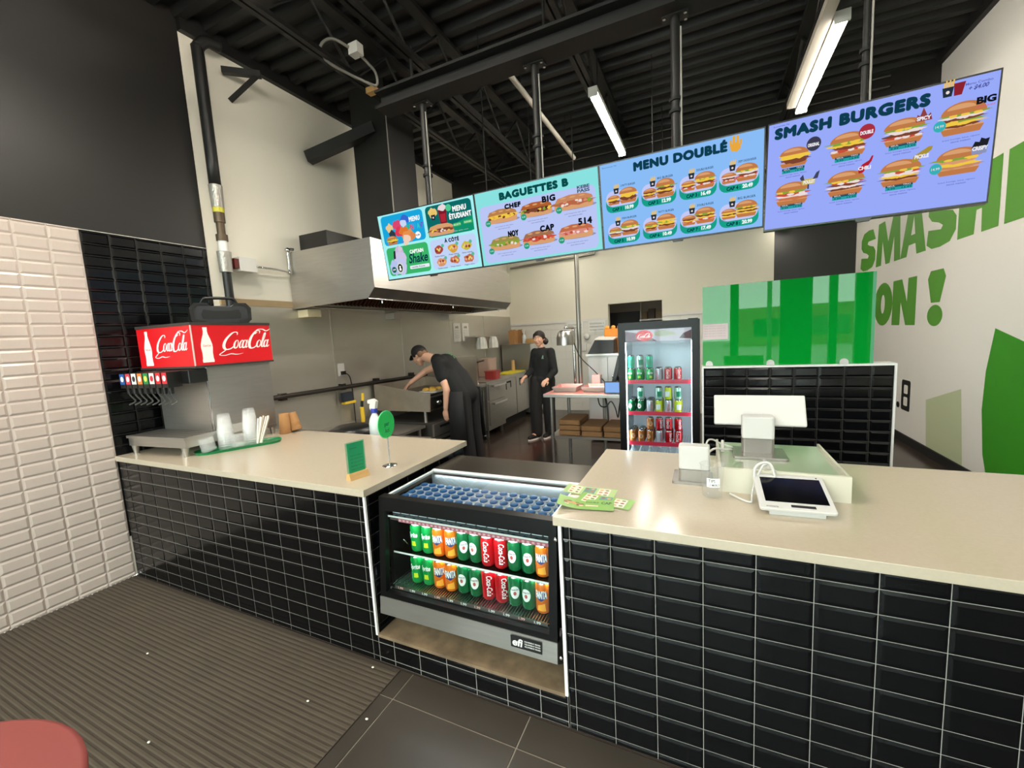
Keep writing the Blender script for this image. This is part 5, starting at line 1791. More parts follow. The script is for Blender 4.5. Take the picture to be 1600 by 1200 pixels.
# ---------------------------------------------------------------- hot pass table in the middle
t = T('prep_table', 'stainless prep table on castors with trays on top and brown bags below', 'table', (-.6, 3.5, 0))
b = MB(steel)
b.box(-1.25, .35, 3.09, 3.88, .86, .90)
b.build('top', t, bevel=.004)
b = MB(steel)
b.box(-1.20, .32, 3.13, 3.84, .375, .40)
b.build('shelf', t)
for x, y in ((-1.17, 3.14), (-1.17, 3.82), (-.7, 3.82), (.3, 3.14), (.3, 3.82)):
    lg = MB(steel).cyl((x, y, .0), (x, y, .86), .02).build('leg', t)
    MB(steeld).cyl((x, y, .0), (x, y, .09), .014).build('adjustable_foot', lg)
redsteel = mat('pan steel', '#b8a8a4', .3, .9)
def pan(x0, x1, y0, y1, z, lb):
    b = MB(redsteel)
    i_, h_ = .025, .06
    O_ = [(x0, y0), (x1, y0), (x1, y1), (x0, y1)]
    I_ = [(x0 + i_, y0 + i_), (x1 - i_, y0 + i_), (x1 - i_, y1 - i_), (x0 + i_, y1 - i_)]
    b.add([(p[0], p[1], z + h_) for p in O_] + [(p[0], p[1], z + .004) for p in I_] + [(p[0], p[1], z) for p in I_] + [(p[0], p[1], z + h_ - .012) for p in O_],
          [(0, 1, 5, 4), (1, 2, 6, 5), (2, 3, 7, 6), (3, 0, 4, 7), (4, 5, 6, 7), (8, 11, 10, 9), (0, 12, 13, 1), (1, 13, 14, 2), (2, 14, 15, 3), (3, 15, 12, 0), (12, 8, 9, 13), (13, 9, 10, 14), (14, 10, 11, 15), (15, 11, 8, 12)])
    single(b, 'food_pan', lb, 'pan', 'steel pans under the heat lamp')
pan(-1.19, -.89, 3.24, 3.58, .901, 'shallow steel pan lit red on the prep table, nearest the woman')
pan(-.84, -.55, 3.26, 3.58, .901, 'shallow steel pan on the prep table, beside the small blue screen')
b = MB(paper)
b.rbox(-.79, -.62, 3.32, 3.52, .908, .935, .03)
single(b, 'paper_liner', 'crumpled paper lining the pan beside the small blue screen', 'paper')
t = T('heat_lamp', 'domed steel heat lamp on a post over the pans', 'heat lamp', (-.97, 3.5, .9))
b = MB(mat('lamp spun steel', '#a8a6a0', .3, .95))
b.lathe([(.105, 0), (.104, .09), (.085, .15), (.06, .175), (.03, .18), (0, .18)], (-1.06, 3.42, 1.45), n=26)
b.build('dome', t)
b = MB(glow('#ff3a20', 9))
b.lathe([(.0, 0), (.04, .01), (.04, .05), (0, .07)], (-1.06, 3.42, 1.47), n=14)
b.build('bulb', t)
b = MB(chrome)
b.cyl((-1.04, 3.72, .905), (-1.04, 3.72, 1.64), .018)
b.tube([(-1.04, 3.72, 1.64), (-1.04, 3.68, 1.655), (-1.06, 3.44, 1.655)], .016)
b.lathe([(.08, 0), (.08, .012), (.03, .02)], (-1.04, 3.72, .901))
b.build('post', t)
b = MB(black)
b.tube([(-1.02, 3.66, 1.46), (-.95, 3.68, 1.28), (-.80, 3.7, 1.12), (-.66, 3.72, .96)], .007, n=6)
b.build('cord', t)
for (x, y, z, e) in ((-1.06, 3.42, 1.43, 70), (-.72, 3.45, 1.45, 45)):
    ld = bpy.data.lights.new('heat lamp glow', 'SPOT')
    ld.energy = e
    ld.color = (1, .12, .08)
    ld.spot_size = math.radians(95)
    ld.spot_blend = .5
    ld.shadow_soft_size = .05
    lo = bpy.data.objects.new('heat_lamp_glow', ld)
    lo.location = (x, y, z)
    COL.objects.link(lo)
b = MB(mat('napkin box steel', '#a8a8a4', .35, .6))
b.box(-.80, -.70, 3.62, 3.74, .901, 1.06)
single(b, 'napkin_dispenser', 'upright steel napkin holder lit red behind the pans', 'napkin holder')
t = T('kitchen_display', 'small kitchen tablet with bright blue screen at the fridge end of the prep table', 'tablet', (-.46, 3.15, .9))
b = MB(black)
b.box(-.55, -.36, 3.165, 3.18, .903, 1.035)
b.box(-.50, -.42, 3.18, 3.25, .903, .93)
b.build('casing', t)
b = MB(glow('#8ab4f0', 1.0))
b.box(-.54, -.37, 3.163, 3.165, .912, 1.025)
b.build('screen', t)
t = T('order_printer', 'dark tilted order screen on a stand behind the small blue tablet', 'screen', (-.45, 3.5, .9))
b = MB(black)
b.X = Matrix.Translation((-.46, 3.55, 1.14)) @ Matrix.Rotation(math.radians(14), 4, 'Y')
b.box(-.02, .02, -.14, .14, -.14, .16)
b.build('screen', t)
MB(black).cyl((-.44, 3.55, .902), (-.45, 3.55, 1.05), .03).build('stand', t)
MB(black).tube([(-.66, 3.3, .85), (-.64, 3.32, .74), (-.58, 3.34, .72), (-.52, 3.36, .78), (-.47, 3.35, .70), (-.44, 3.33, .60), (-.42, 3.32, .72), (-.40, 3.32, .85)], .008, n=6).build('dangling_cable', label='tangled black cables hanging below the prep table top', cat='cable')
MB(black).tube([(-.66, 3.6, .85), (-.62, 3.6, .70), (-.60, 3.55, .45)], .012, n=6).build('black_strap', label='black cord hanging behind the brown bags under the prep table', cat='cord')
bagm = mat('brown folded bags', '#84603c', .85, noise=.2, nscale=14)
for (x0, x1, n_, w_) in ((-1.10, -.84, 3, 'left'), (-.83, -.59, 2, 'middle'), (-.58, -.34, 2, 'right')):
    for k in range(n_):
        z = .401 + k * .062
        b = MB(bagm)
        a = random.uniform(-.008, .008)
        b.rbox(x0 + a, x1 + a, 3.17, 3.60, z, z + .056, .02)
        o = b.build('folded_bag_bundle', label='bundle of folded brown bags, %s layer of the %s pile under the prep table' % (('bottom', 'middle', 'top')[k if n_ == 3 else k * 2], w_), cat='bag bundle', group='bag bundles under the prep table', bevel=.012)
# white cabinet and what stands on it
t = T('steel_cabinet', 'pale steel cabinet behind the prep table carrying the black box', 'cabinet', (-.7, 4.7, 0))
pale = mat('pale enamel', '#bdbcba', .4, .3)
b = MB(pale)
b.box(-1.06, -.20, 4.46, 4.95, .02, 1.25)
b.build('carcass', t)
for x0, x1 in ((-1.05, -.78), (-.77, -.21)):
    d = MB(pale).box(x0, x1, 4.44, 4.46, .06, 1.22).build('door', t)
    MB(chrome).ball((x0 + .06, 4.435, .95), .014).build('knob', d)
b = MB(steel)
b.box(-1.08, -.18, 4.43, 4.96, 1.25, 1.275)
b.build('top', t)
t = T('receipt_printer', 'black box with slanted front and white lid on the pale steel cabinet', 'printer', (-.8, 4.65, 1.275))
b = MB(mat('printer black', '#17181c', .4))
b.prism([(-1.07, 1.276), (-.70, 1.276), (-.70, 1.46), (-.96, 1.47)], fe, 4.5, 4.8)
b.build('body', t)
b = MB(white)
b.add([(-.97, 4.49, 1.47), (-.69, 4.49, 1.462), (-.69, 4.81, 1.482), (-.97, 4.81, 1.50), (-.97, 4.49, 1.48), (-.69, 4.49, 1.48), (-.69, 4.81, 1.50), (-.97, 4.81, 1.515)], [(0, 3, 2, 1), (4, 5, 6, 7), (0, 1, 5, 4), (1, 2, 6, 5), (2, 3, 7, 6), (3, 0, 4, 7)])
b.build('lid', t)
t = T('orange_basket', 'orange basket with wrapped items behind the black box on the cabinet', 'basket', (-.78, 4.88, 1.276))
b = MB(mat('orange plastic', '#d88420', .5))
b.rbox(-.90, -.64, 4.83, 4.93, 1.276, 1.62, .02)
b.build('basket', t)
for k in range(3):
    MB(mat('wrapper orange', '#e0983c', .6)).ball((-.86 + k * .09, 4.88, 1.635), .035).build('wrapped_item', t)
b = MB(kraft)
b.box(-.62, -.52, 4.60, 4.80, 1.276, 1.56)
single(b, 'brown_carton', 'tall brown carton at the fridge end of the pale steel cabinet', 'carton')
for x, lb in ((-1.90, 'left'), (-1.46, 'right')):
    b = MB(mat('sign board', '#dcdcd6', .5))
    b.box(x - .17, x + .17, YB - .018, YB - .006, 1.58, 1.80)
    FW = lambda u, v, w: (x - .17 + u, YB - .019 - w, 1.58 + v)
    for k in range(3):
        b.text(('STATION 1', 'PREPARATION', 'lavage main')[k], FW, .03, .15 - k * .06, .30, .18 - k * .06, .0004, mat('sign grey', '#6c6c68', .6), .01)
    single(b, 'wall_sign', 'small white printed board on the back wall, %s one of the pair beside the pole' % lb, 'sign', 'boards on the back wall')
t = T('hand_dryer', 'round white sensor with box below on the back wall left of the pole', 'dispenser', (-1.70, YB - .05, 1.40))
MB(white).ball((-1.66, YB - .05, 1.50), .06).build('knob', t)
MB(white).box(-1.80, -1.68, YB - .04, YB - .006, 1.22, 1.36).build('box', t)
# through the doorway
t = T('storage_rack', 'dark storage rack with goods seen through the back doorway', 'rack', (-.7, 7.6, 0))
MB(blackm).box(-1.6, -.75, 7.6, 7.64, .02, 1.96).build('door_panel', t)
for z in (1.2, 1.75):
    MB(steeld).box(-.72, -.25, 7.3, 7.8, z, z + .03).build('shelf', t)
for x in (-.70, -.27):
    MB(steeld).cyl((x, 7.35, 0), (x, 7.35, 2.2), .02).build('post', t)
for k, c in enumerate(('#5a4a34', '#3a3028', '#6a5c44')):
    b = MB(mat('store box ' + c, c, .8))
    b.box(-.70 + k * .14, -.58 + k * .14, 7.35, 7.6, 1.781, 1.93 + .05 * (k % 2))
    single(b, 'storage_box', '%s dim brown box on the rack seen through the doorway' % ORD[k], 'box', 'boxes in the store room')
# ---------------------------------------------------------------- tall drinks fridge
FX0, FX1, FY0 = -.272, .424, 2.55
t = T('drinks_fridge', 'tall black glass-door drinks fridge with red shelf fronts left of the tiled half wall', 'fridge', (.076, 2.9, 0))
b = MB(mat('fridge black', '#0c0c0d', .35, spec=.25))
b.box(FX0, FX0 + .05, FY0 + .03, 3.06, .02, 1.64)
b.box(FX1 - .05, FX1, FY0 + .03, 3.06, .02, 1.64)
b.box(FX0, FX1, FY0 + .03, 3.06, 1.60, 1.655)
b.box(FX0, FX1, FY0 + .03, 3.06, .02, .20)
b.box(FX0 + .05, FX1 - .05, 3.03, 3.06, .2, 1.6)
b.build('cabinet', t)
fl_ = mat('fridge lining', '#dfe6ea', .4)
b = MB(fl_)
b.box(FX0 + .05, FX1 - .05, 3.02, 3.03, .2, 1.6)
b.box(FX0 + .05, FX0 + .055, FY0 + .04, 3.02, .2, 1.6)
b.box(FX1 - .055, FX1 - .05, FY0 + .04, 3.02, .2, 1.6)
b.box(FX0 + .055, FX1 - .055, FY0 + .04, 3.02, 1.585, 1.6)
b.build('lining', t)
b = MB(mat('fridge black', '#0c0c0d', .35, spec=.25))
b.box(FX0 + .0, FX0 + .062, FY0, FY0 + .028, .20, 1.64)
b.box(FX1 - .062, FX1, FY0, FY0 + .028, .20, 1.64)
b.box(FX0 + .062, FX1 - .062, FY0, FY0 + .028, 1.585, 1.64)
b.box(FX0 + .062, FX1 - .062, FY0, FY0 + .028, .20, .26)
b.box(FX1 - .09, FX1 - .01, FY0, FY0 + .03, 1.64, 1.662)
d = b.build('door', t)
b = MB(glass('fridge glass', '#eef4f6', .02, .35))
b.box(FX0 + .062, FX1 - .062, FY0 + .012, FY0 + .016, .26, 1.585)
b.build('door_glass', d)
b = MB(mat('fridge banner', '#c8b4bc', .35, em=.45))
b.box(FX0 + .064, FX1 - .064, FY0 + .018, FY0 + .022, 1.475, 1.583)
FZ = FY(FX0 + .064, FY0 + .0178, 1.475)
b.flat([(.0, .0), (.28, 0), (.2, .06), (.0, .10)], FZ, .0002, mat('banner plum', '#8c4a64', .4))
b.flat([(.30, .1), (.40, .085), (.46, .05), (.30, .04), (.24, .06)], FZ, .0003, mat('banner cream', '#e4d4b8', .4))
b.flat([(.47, .02), (.568, .01), (.568, .09), (.50, .06)], FZ, .0004, mat('banner dark', '#6a2034', .4))
b.flat(ell(.17, .054, .075, .050, 24), FZ, .0006, mat('banner red', '#d81828', .35, em=.6))
script(b, FZ, .112, .028, .11, .045, .0009, mat('banner white', '#f4f0ec', .4, em=.6))
b.build('banner', t)
b = MB(glow('#f2f6ff', 30))
b.box(FX0 + .058, FX0 + .066, FY0 + .04, FY0 + .05, .26, 1.47)
b.box(FX1 - .066, FX1 - .058, FY0 + .04, FY0 + .05, .26, 1.47)
b.build('lamp_strip', t)
sr = mat('shelf front red', '#d83048', .35, em=.12)
SZ = (1.10, .80, .508)
for z in SZ:
    b = MB(chrome)
    for k in range(26):
        b.cyl((FX0 + .06 + k * .0228, FY0 + .06, z), (FX0 + .06 + k * .0228, 3.0, z), .003, n=5, caps=False)
    s_ = b.build('wire_shelf', t)
    b = MB(sr)
    b.box(FX0 + .06, FX1 - .06, FY0 + .05, FY0 + .056, z - .018, z + .018)
    b.build('shelf_front', s_)
cols = [-.170, -.085, .0, .085, .170, .255]
rows_ = [(0, 1.1035, ['lime', 'lime', 'lime', 'silver', 'red', 'red'], ['aqua', 'pale', 'aqua'], 'top'),
         (1, .8035, ['ginger', 'ginger', 'silver', 'yellow', 'silver', 'yellow'], [None, 'pale', None, 'pale', 'yellow', 'pale'], 'middle'),
         (2, .5115, ['brown', 'brown', 'brown', 'silver', 'red', 'red'], [None, None, 'brown', 'red', 'red', 'red'], 'bottom')]
for r_, z, ks, us, nm in rows_:
    for i, k in enumerate(ks):
        x = .012 + cols[i] * .97 - .02
        for dpt in range(3 if r_ else 2):
            place_can(k, (x, FY0 + .10 + dpt * .072, z), random.uniform(-.5, .5), '%s, %s from left, %s row, %s shelf of tall fridge' % (NAMES[k], ORD[i], ('front', 'second', 'third')[dpt], nm), 'cans in the tall fridge', False)
        if i < len(us) and us[i]:
            place_can(us[i], (x, FY0 + .104, z + .1225), random.uniform(-.5, .5), '%s stacked on the %s can from left, %s shelf, tall fridge' % (NAMES[us[i]], ORD[i], nm), 'cans in the tall fridge', False)
bt2 = None
for i in range(6):
    lb = 'clear water bottle, %s from left at the bottom of the tall fridge' % ORD[i]
    if bt2 is None:
        bt2 = T('water_bottle', lb, 'bottle', (0, 0, 0), group='water bottles in the tall fridge')
        MB(plastic('bottle plastic', .4, '#d4dee6')).lathe([(.030, 0), (.032, .15), (.014, .19), (.013, .20)], n=14).build('bottle', bt2)
        MB(white).cyl((0, 0, .20), (0, 0, .215), .015).build('cap', bt2)
        o = bt2
    else:
        o = copy_tree(bt2)
    o.location = (.012 + cols[i] * .97 - .02, FY0 + .11, .262)
    o['label'] = lb
b = MB(chrome)
b.box(FX0 + .06, FX1 - .06, FY0 + .05, 3.0, .255, .261)
b.build('floor_shelf', t)

# ---------------------------------------------------------------- floor mat, red table
matm = mat('ribbed mat', '#393128', .95, noise=.25, nscale=5, bump=.15, bscale=160)
b = MB(matm)
matr = mat('mat rib', '#463d31', .95, noise=.3, nscale=6)
NY = 128
for k in range(NY):
    y = -3.2 + 3.18 * k / NY
    b.add([(XL + .01, y, .004), (-.885, y, .004), (-.885, y + .005, .0062), (XL + .01, y + .005, .0062), (-.885, y + .014, .0062), (XL + .01, y + .014, .0062), (-.885, y + .019, .004), (XL + .01, y + .019, .004)],
          [(0, 1, 2, 3), (3, 2, 4, 5), (5, 4, 6, 7)], matr)
b.box(XL + .01, -.885, -3.2, -.006, .0005, .004)
b.build('floor_mat', label='ribbed brown-grey entrance mat covering the floor before the left counter', cat='mat')
crumb = mat('crumb white', '#e4e0d4', .8)
for i, (px, py) in enumerate(((-2.25, -.42), (-1.16, -.31), (-.84, -.28), (-1.62, -.70), (-1.02, -.05))):
    b = MB(crumb)
    b.ball((px, py, .012), .0055, n=7, k=4, sc=(1.4, 1, .5))
    single(b, 'paper_crumb', ('tiny white scrap lying mid mat', 'tiny white scrap on the mat near the tiles', 'tiny white scrap on the bare floor tile', 'small pale scrap on the mat towards the camera', 'tiny scrap on the mat edge below the display case')[i], 'scrap')
t = T('red_table', 'round red table top at the near left corner of the view', 'table', (-.86, -1.475, 0))
b = MB(mat('red table top', '#8a3f3b', .6))
b.lathe([(.0, .72), (.37, .72), (.38, .73), (.38, .745), (.37, .75), (0, .75)], (-.86, -1.475, 0), n=48)
b.build('table_top', t)
MB(black).lathe([(.20, .0), (.20, .015), (.04, .03), (.035, .72)], (-.86, -1.475, .0005), n=24).build('pedestal', t)
# ---------------------------------------------------------------- people
skin = mat('skin', '#d2a086', .5)
cloth = mat('black cotton', '#0e0e0f', .85, noise=.15, nscale=30)
apron = mat('black apron', '#111012', .8)
def caps(mb, chain):
    """tapered round limbs along joints [(x, y, z, r), ...] with a ball at every joint"""
    for i, p in enumerate(chain):
        mb.ball(p[:3], p[3], n=14, k=10)
        if i:
            q = chain[i - 1]
            a, c = Vector(q[:3]), Vector(p[:3])
            if (c - a).length > 1e-4:
                mb.cyl(a, c, q[3], p[3], n=14)
def skinned(mb, name, parent, vox=.006, sm=6):
    o = mb.build(name, parent)
    r = o.modifiers.new('one skin', 'REMESH')
    r.mode = 'VOXEL'
    r.voxel_size = vox
    r.use_smooth_shade = True
    s_ = o.modifiers.new('soft', 'SMOOTH')
    s_.iterations = sm
    s_.factor = .5
    return o
def hand(mb, wr, di, up_, side, curl=.5, k=1.0):
    """wr wrist, di along the hand, up_ back-of-hand normal, side +1/-1 where the thumb sits"""
    d = Vector(di).normalized()
    n = Vector(up_)
    n = (n - d * n.dot(d)).normalized()
    s = d.cross(n) * side
    w_ = Vector(wr)
    P0 = lambda a, c, e: tuple(w_ + d * a * k + s * c * k + n * e * k)
    caps(mb, [(*P0(0, 0, 0), .024 * k), (*P0(.04, .012, 0), .021 * k), (*P0(.085, .024, 0), .015 * k)])
    caps(mb, [(*P0(0, 0, 0), .022 * k), (*P0(.04, -.012, 0), .020 * k), (*P0(.08, -.026, 0), .014 * k)])
    caps(mb, [(*P0(.03, 0, 0), .022 * k), (*P0(.085, 0, 0), .016 * k)])
    for j, (off, ln) in enumerate(((.028, .036), (.010, .040), (-.010, .037), (-.028, .029))):
        a = curl * .7
        p = Vector((.088 - .006 * abs(j - 1), off, 0))
        ch = [(*P0(*p), .0095 * k)]
        ang = 0
        for m_ in range(3):
            ang += a * (.6 + .3 * m_)
            l_ = ln * (1.0, .72, .55)[m_]
            p = p + Vector((l_ * math.cos(ang), off * .03, -l_ * math.sin(ang)))
            ch.append((*P0(*p), (.009, .0082, .0072)[m_] * k))
        caps(mb, ch)
    caps(mb, [(*P0(.018, .02, -.004), .014 * k), (*P0(.05, .046, -.014), .0115 * k), (*P0(.078, .052, -.024), .010 * k), (*P0(.098, .048, -.034), .0085 * k)])
def head(mb, c, f, u, r=.1, k=1.0):
    """c skull centre, f where the face looks, u up"""
    f = Vector(f).normalized()
    u = Vector(u)
    u = (u - f * u.dot(f)).normalized()
    s = f.cross(u)
    c = Vector(c)
    Q = lambda a, b_, d: tuple(c + f * a * k + u * b_ * k + s * d * k)
    mb.ball(Q(-.012, .018, 0), .088 * k, n=20, k=14)
    mb.ball(Q(.018, .0, 0), .078 * k, n=20, k=14)
    caps(mb, [(*Q(.03, -.04, 0), .062 * k), (*Q(.052, -.092, 0), .034 * k)])
    for sg in (-1, 1):
        caps(mb, [(*Q(.02, -.05, sg * .032), .042 * k), (*Q(.045, -.088, sg * .016), .026 * k)])
        mb.ball(Q(-.008, -.012, sg * .082), .022 * k, sc=(.7, .7, 1.2))
        mb.ball(Q(.068, -.028, sg * .034), .026 * k)
    caps(mb, [(*Q(.088, .0, 0), .011 * k), (*Q(.108, -.034, 0), .015 * k)])
    caps(mb, [(*Q(.086, -.066, -.018), .0095 * k), (*Q(.092, -.066, 0), .011 * k), (*Q(.086, -.066, .018), .0095 * k)])
    return Q
def face(parent, Q, brow, k=1.0):
    q = MB(white)
    for sg in (-1, 1):
        q.ball(Q(.077, .004, sg * .032), .0118 * k)
    e = q.build('eyes', parent)
    q = MB(mat('iris', '#20140e', .2))
    for sg in (-1, 1):
        q.ball(Q(.0835, .004, sg * .032), .0072 * k)
    q.build('iris', e)
    q = MB(brow)
    for sg in (-1, 1):
        caps(q, [(*Q(.086, .026, sg * .014), .005 * k), (*Q(.083, .031, sg * .033), .005 * k), (*Q(.070, .026, sg * .052), .004 * k)])
    q.build('eyebrows', parent)
    q = MB(mat('lips', '#a85a50', .45))
    caps(q, [(*Q(.091, -.066, -.020), .005 * k), (*Q(.099, -.066, 0), .0072 * k), (*Q(.091, -.066, .020), .005 * k)])
    q.build('lips', parent)

# the cook, bent over the griddle, facing the wall
t = T('person', 'cook in black cap, t-shirt and long apron leaning over the griddle', 'person', (-2.2, 2.93, 0))
hipc = (-2.20, 2.93, .95)
chest = (-2.45, 2.91, 1.27)
shL, shR = (-2.44, 2.74, 1.31), (-2.50, 3.08, 1.31)
neck0, hd = (-2.60, 2.91, 1.36), (-2.83, 2.91, 1.415)
elL, wrL = (-2.32, 2.70, 1.00), (-2.36, 2.71, .775)
elR, wrR = (-2.86, 3.05, 1.20), (-3.02, 2.92, 1.06)
hf, hu = (-.86, 0, -.52), (-.5, 0, .86)
b = MB(skin)
Q = head(b, hd, hf, hu)
caps(b, [(*hd, .06), (*neck0, .056), (*chest, .09)])
caps(b, [(*chest, .12), (-2.32, 2.93, 1.12, .115), (*hipc, .12)])
caps(b, [(*chest, .09), (*shL, .058), (*elL, .043), (*wrL, .029)])
caps(b, [(*chest, .09), (*shR, .058), (*elR, .043), (*wrR, .029)])
hand(b, (-2.362, 2.712, .765), (-.08, .05, -1), (0, -1, .1), 1, .55)
hand(b, (-3.035, 2.915, 1.045), (-.62, -.2, -.72), (-.4, 0, 1), -1, .75)
for sy in (-.10, .10):
    caps(b, [(hipc[0], hipc[1] + sy, .93, .095), (-2.17, 2.93 + sy, .50, .06), (-2.12, 2.93 + sy, .10, .045), (-2.24, 2.93 + sy, .05, .04)])
skinned(b, 'body', t)
hairb = mat('short brown hair', '#7c5a42', .8)
q = MB(hairb)
for sg in (-1, 1):
    q.ball(Q(-.045, -.002, sg * .046), .047)
q.ball(Q(-.066, -.012, 0), .052)
skinned(q, 'hair', t, .006, 4)
face(t, Q, hairb)
capm = mat('cap black', '#17100f', .75)
q = MB(capm)
q.ball(Q(-.010, .038, 0), .100, n=24, k=16, sc=(1.02, .98, .95))
cp = skinned(q, 'cap', t, .006, 3)
q = MB(capm)
pv = []
for w_ in (0, .006):
    pv += [Q(.075, .045 + w_, sg) for sg in (-.07, -.035, 0, .035, .07)] + [Q(.075 + l_, .038 - l_ * .22 + w_, sg) for sg, l_ in ((.055, .05), (.03, .078), (0, .085), (-.03, .078), (-.055, .05))]
n = 10
q.add(pv, [tuple(range(n)), tuple(range(2 * n - 1, n - 1, -1))] + [(i, n + i, n + (i + 1) % n, (i + 1) % n) for i in range(n)])
q.build('peak', cp)
b = MB(cloth)
caps(b, [(-2.57, 2.91, 1.345, .085), (*chest, .155), (-2.33, 2.93, 1.12, .158), (-2.21, 2.93, .93, .158)])
for sh in (shL, shR):
    caps(b, [(chest[0], sh[1] * .5 + chest[1] * .5, 1.30, .11), (*sh, .082)])
caps(b, [(*shL, .082), (-2.385, 2.715, 1.15, .072)])
caps(b, [(*shR, .082), (-2.64, 3.07, 1.235, .072)])
for y in (2.83, 3.03):
    caps(b, [(-2.33, y, 1.13, .115), (-2.21, y, .92, .12)])
shirt = skinned(b, 't_shirt', t, .008, 22)
b = MB(cloth)
for sy in (-.10, .10):
    caps(b, [(hipc[0], hipc[1] + sy, .92, .115), (-2.17, 2.93 + sy, .50, .088), (-2.12, 2.93 + sy, .08, .07)])
skinned(b, 'trousers', t, .008, 8)
b = MB(apron)
for w_ in (0, 1):
    pass
vs, n = [], 13
for z, rr, x0 in ((.98, .19, -2.21), (.7, .20, -2.20), (.35, .215, -2.19)):
    for k in range(n):
        a = math.radians(60 + 240 * k / (n - 1))
        vs.append((x0 + rr * .98 * math.cos(a), 2.93 + (rr + .055) * math.sin(a), z))
b.add(vs, [(i * n + k, i * n + k + 1, (i + 1) * n + k + 1, (i + 1) * n + k) for i in range(2) for k in range(n - 1)], None, True)
o = b.build('apron', t)
sd_ = o.modifiers.new('thick', 'SOLIDIFY')
sd_.thickness = .006
b = MB(mat('shirt print', '#5cc070', .6))
for i in range(5):
    b.ball((-2.42 + .02 * i, 2.94 + .02 * (i % 2), 1.432 - .016 * i), .012, sc=(1.3, 1.2, .4))
b.build('shirt_print', shirt)
shoe = mat('black shoe', '#0c0c0c', .5)
for sy in (-.10, .10):
    b = MB(shoe)
    caps(b, [(-2.09, 2.93 + sy, .05, .05), (-2.24, 2.93 + sy, .043, .043), (-2.33, 2.93 + sy, .037, .036)])
    skinned(b, 'shoe', t, .006, 3)

# the woman by the prep table, looking towards the camera
t = T('person', 'woman in black sweater and trousers with hair tied back, standing by the prep table', 'person', (-1.85, 4.5, 0))
hc, cc = (-1.79, 4.52, .93), (-1.755, 4.50, 1.26)
hd = (-1.80, 4.47, 1.535)
shl, shr = (-1.62, 4.46, 1.325), (-1.90, 4.54, 1.325)     # her left is on the viewer's right
ell_, wrl = (-1.565, 4.44, 1.04), (-1.585, 4.17, .945)
elr, wrr = (-1.94, 4.48, 1.06), (-1.955, 4.26, .985)
f_ = (-.02, -1, -.04)
b = MB(skin)
Q = head(b, hd, f_, (0, 0, 1), k=.93)
caps(b, [(*hd, .05), (-1.78, 4.50, 1.40, .046), (*cc, .08)])
caps(b, [(*cc, .105), (-1.77, 4.51, 1.08, .10), (*hc, .12)])
caps(b, [(*cc, .08), (*shl, .05), (*ell_, .04), (*wrl, .026)])
caps(b, [(*cc, .08), (*shr, .05), (*elr, .04), (*wrr, .026)])
hand(b, (-1.588, 4.155, .943), (-.10, -.8, -.25), (.2, -.2, 1), -1, .55, .93)
hand(b, (-1.957, 4.245, .982), (-.15, -.8, -.30), (-.4, 0, 1), 1, .6, .93)
legs = [[(-1.71, 4.53, .90, .095), (-1.72, 4.56, .50, .058), (-1.735, 4.62, .09, .042), (-1.75, 4.53, .045, .036)],
        [(-1.87, 4.50, .90, .095), (-1.89, 4.44, .50, .058), (-1.89, 4.45, .09, .042), (-1.93, 4.34, .045, .036)]]
for lg in legs:
    caps(b, lg)
skinned(b, 'body', t)
hairw = mat('dark brown hair', '#1c120d', .6)
q = MB(hairw)
q.ball(Q(-.018, .030, 0), .092, n=22, k=14)
q.ball(Q(-.045, -.01, 0), .080)
for sg in (-1, 1):
    caps(q, [(*Q(.040, .082, sg * .018), .022), (*Q(.030, .062, sg * .062), .022), (*Q(-.01, .01, sg * .084), .022)])
caps(q, [(*Q(-.08, -.02, -.05), .045), (*Q(-.075, -.055, -.085), .045), (*Q(-.07, -.075, -.085), .034)])
skinned(q, 'hair', t, .006, 3)
face(t, Q, hairw, .93)
b = MB(cloth)
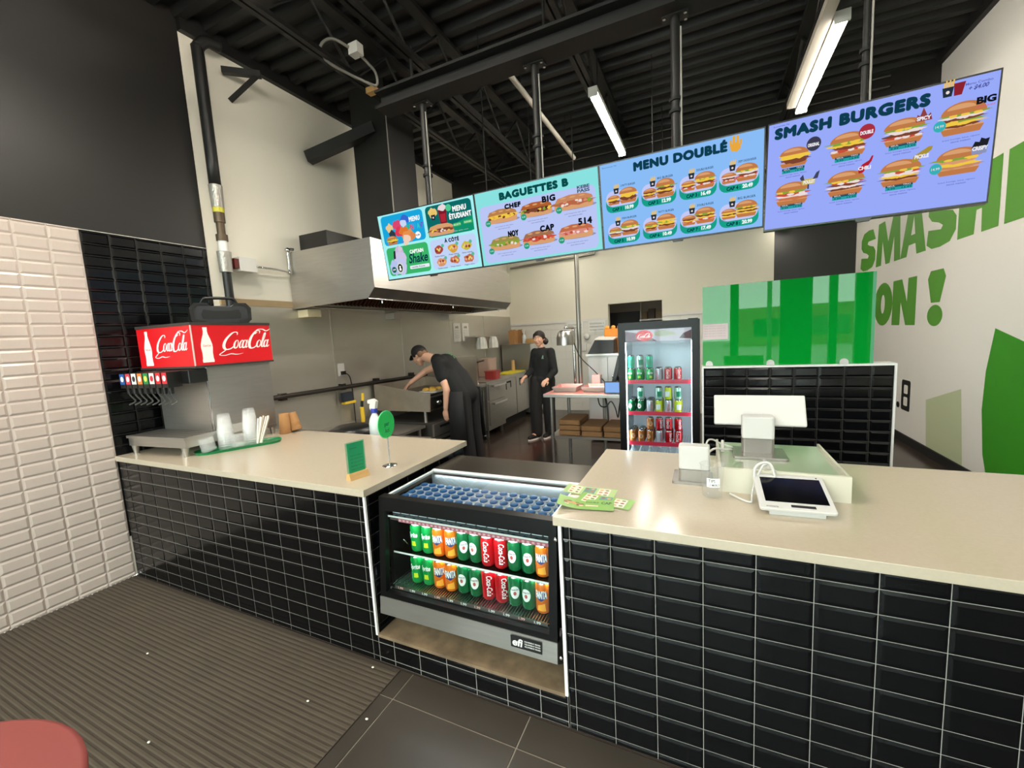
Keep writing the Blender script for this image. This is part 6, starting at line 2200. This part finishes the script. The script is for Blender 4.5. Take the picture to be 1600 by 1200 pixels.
caps(b, [(-1.775, 4.505, 1.345, .075), (*cc, .13), (-1.77, 4.51, 1.08, .115), (-1.79, 4.52, .92, .13)])
for s_, o_ in ((shl, -.07), (shr, .07)):
    caps(b, [(cc[0] - o_, cc[1], 1.29, .10), (*s_, .068)])
    caps(b, [(cc[0] - o_, cc[1], 1.20, .11), (-1.77 - o_ * .8, 4.51, 1.05, .10), (-1.79 - o_, 4.52, .93, .11)])
caps(b, [(*shl, .068), (*ell_, .056), (wrl[0], wrl[1] + .03, wrl[2] + .01, .040)])
caps(b, [(*shr, .068), (*elr, .056), (wrr[0], wrr[1] + .03, wrr[2] + .01, .040)])
sw = skinned(b, 'sweater', t, .007, 14)
q = MB(mat('sweater emblem', '#6f9484', .7))
for (dx, dz, r_) in ((0, 0, .012), (.006, .018, .010), (-.009, -.014, .008), (.009, -.016, .007)):
    q.ball((-1.715 + dx, 4.365, 1.255 + dz), r_, sc=(1, .35, 1.2))
q.build('chest_emblem', sw)
b = MB(mat('charcoal trousers', '#1a1615', .85, noise=.15))
for lg in legs:
    caps(b, [(*lg[0][:3], .115), (*lg[1][:3], .095), (lg[2][0], lg[2][1], .10, .088)])
caps(b, [(*hc, .135), (-1.79, 4.52, .86, .12)])
skinned(b, 'trousers', t, .007, 6)
for lg in legs:
    b = MB(shoe)
    h_, tt = Vector(lg[2][:3]), Vector(lg[3][:3])
    d = (tt - h_)
    d.z = 0
    d.normalize()
    caps(b, [(h_.x, h_.y, .052, .046), (h_.x + d.x * .10, h_.y + d.y * .10, .046, .042), (h_.x + d.x * .18, h_.y + d.y * .18, .04, .034)])
    so = skinned(b, 'shoe', t, .006, 3)
    b = MB(white)
    pts = [Vector((h_.x, h_.y, 0)) + d * a + Vector((-d.y, d.x, 0)) * c for a, c in ((-.052, 0), (-.04, .035), (.08, .048), (.18, .036), (.218, 0), (.18, -.036), (.08, -.048), (-.04, -.035))]
    b.prism([(p.x, p.y) for p in pts], lambda u, v, w: (u, v, w), .001, .022)
    b.build('sole', so)
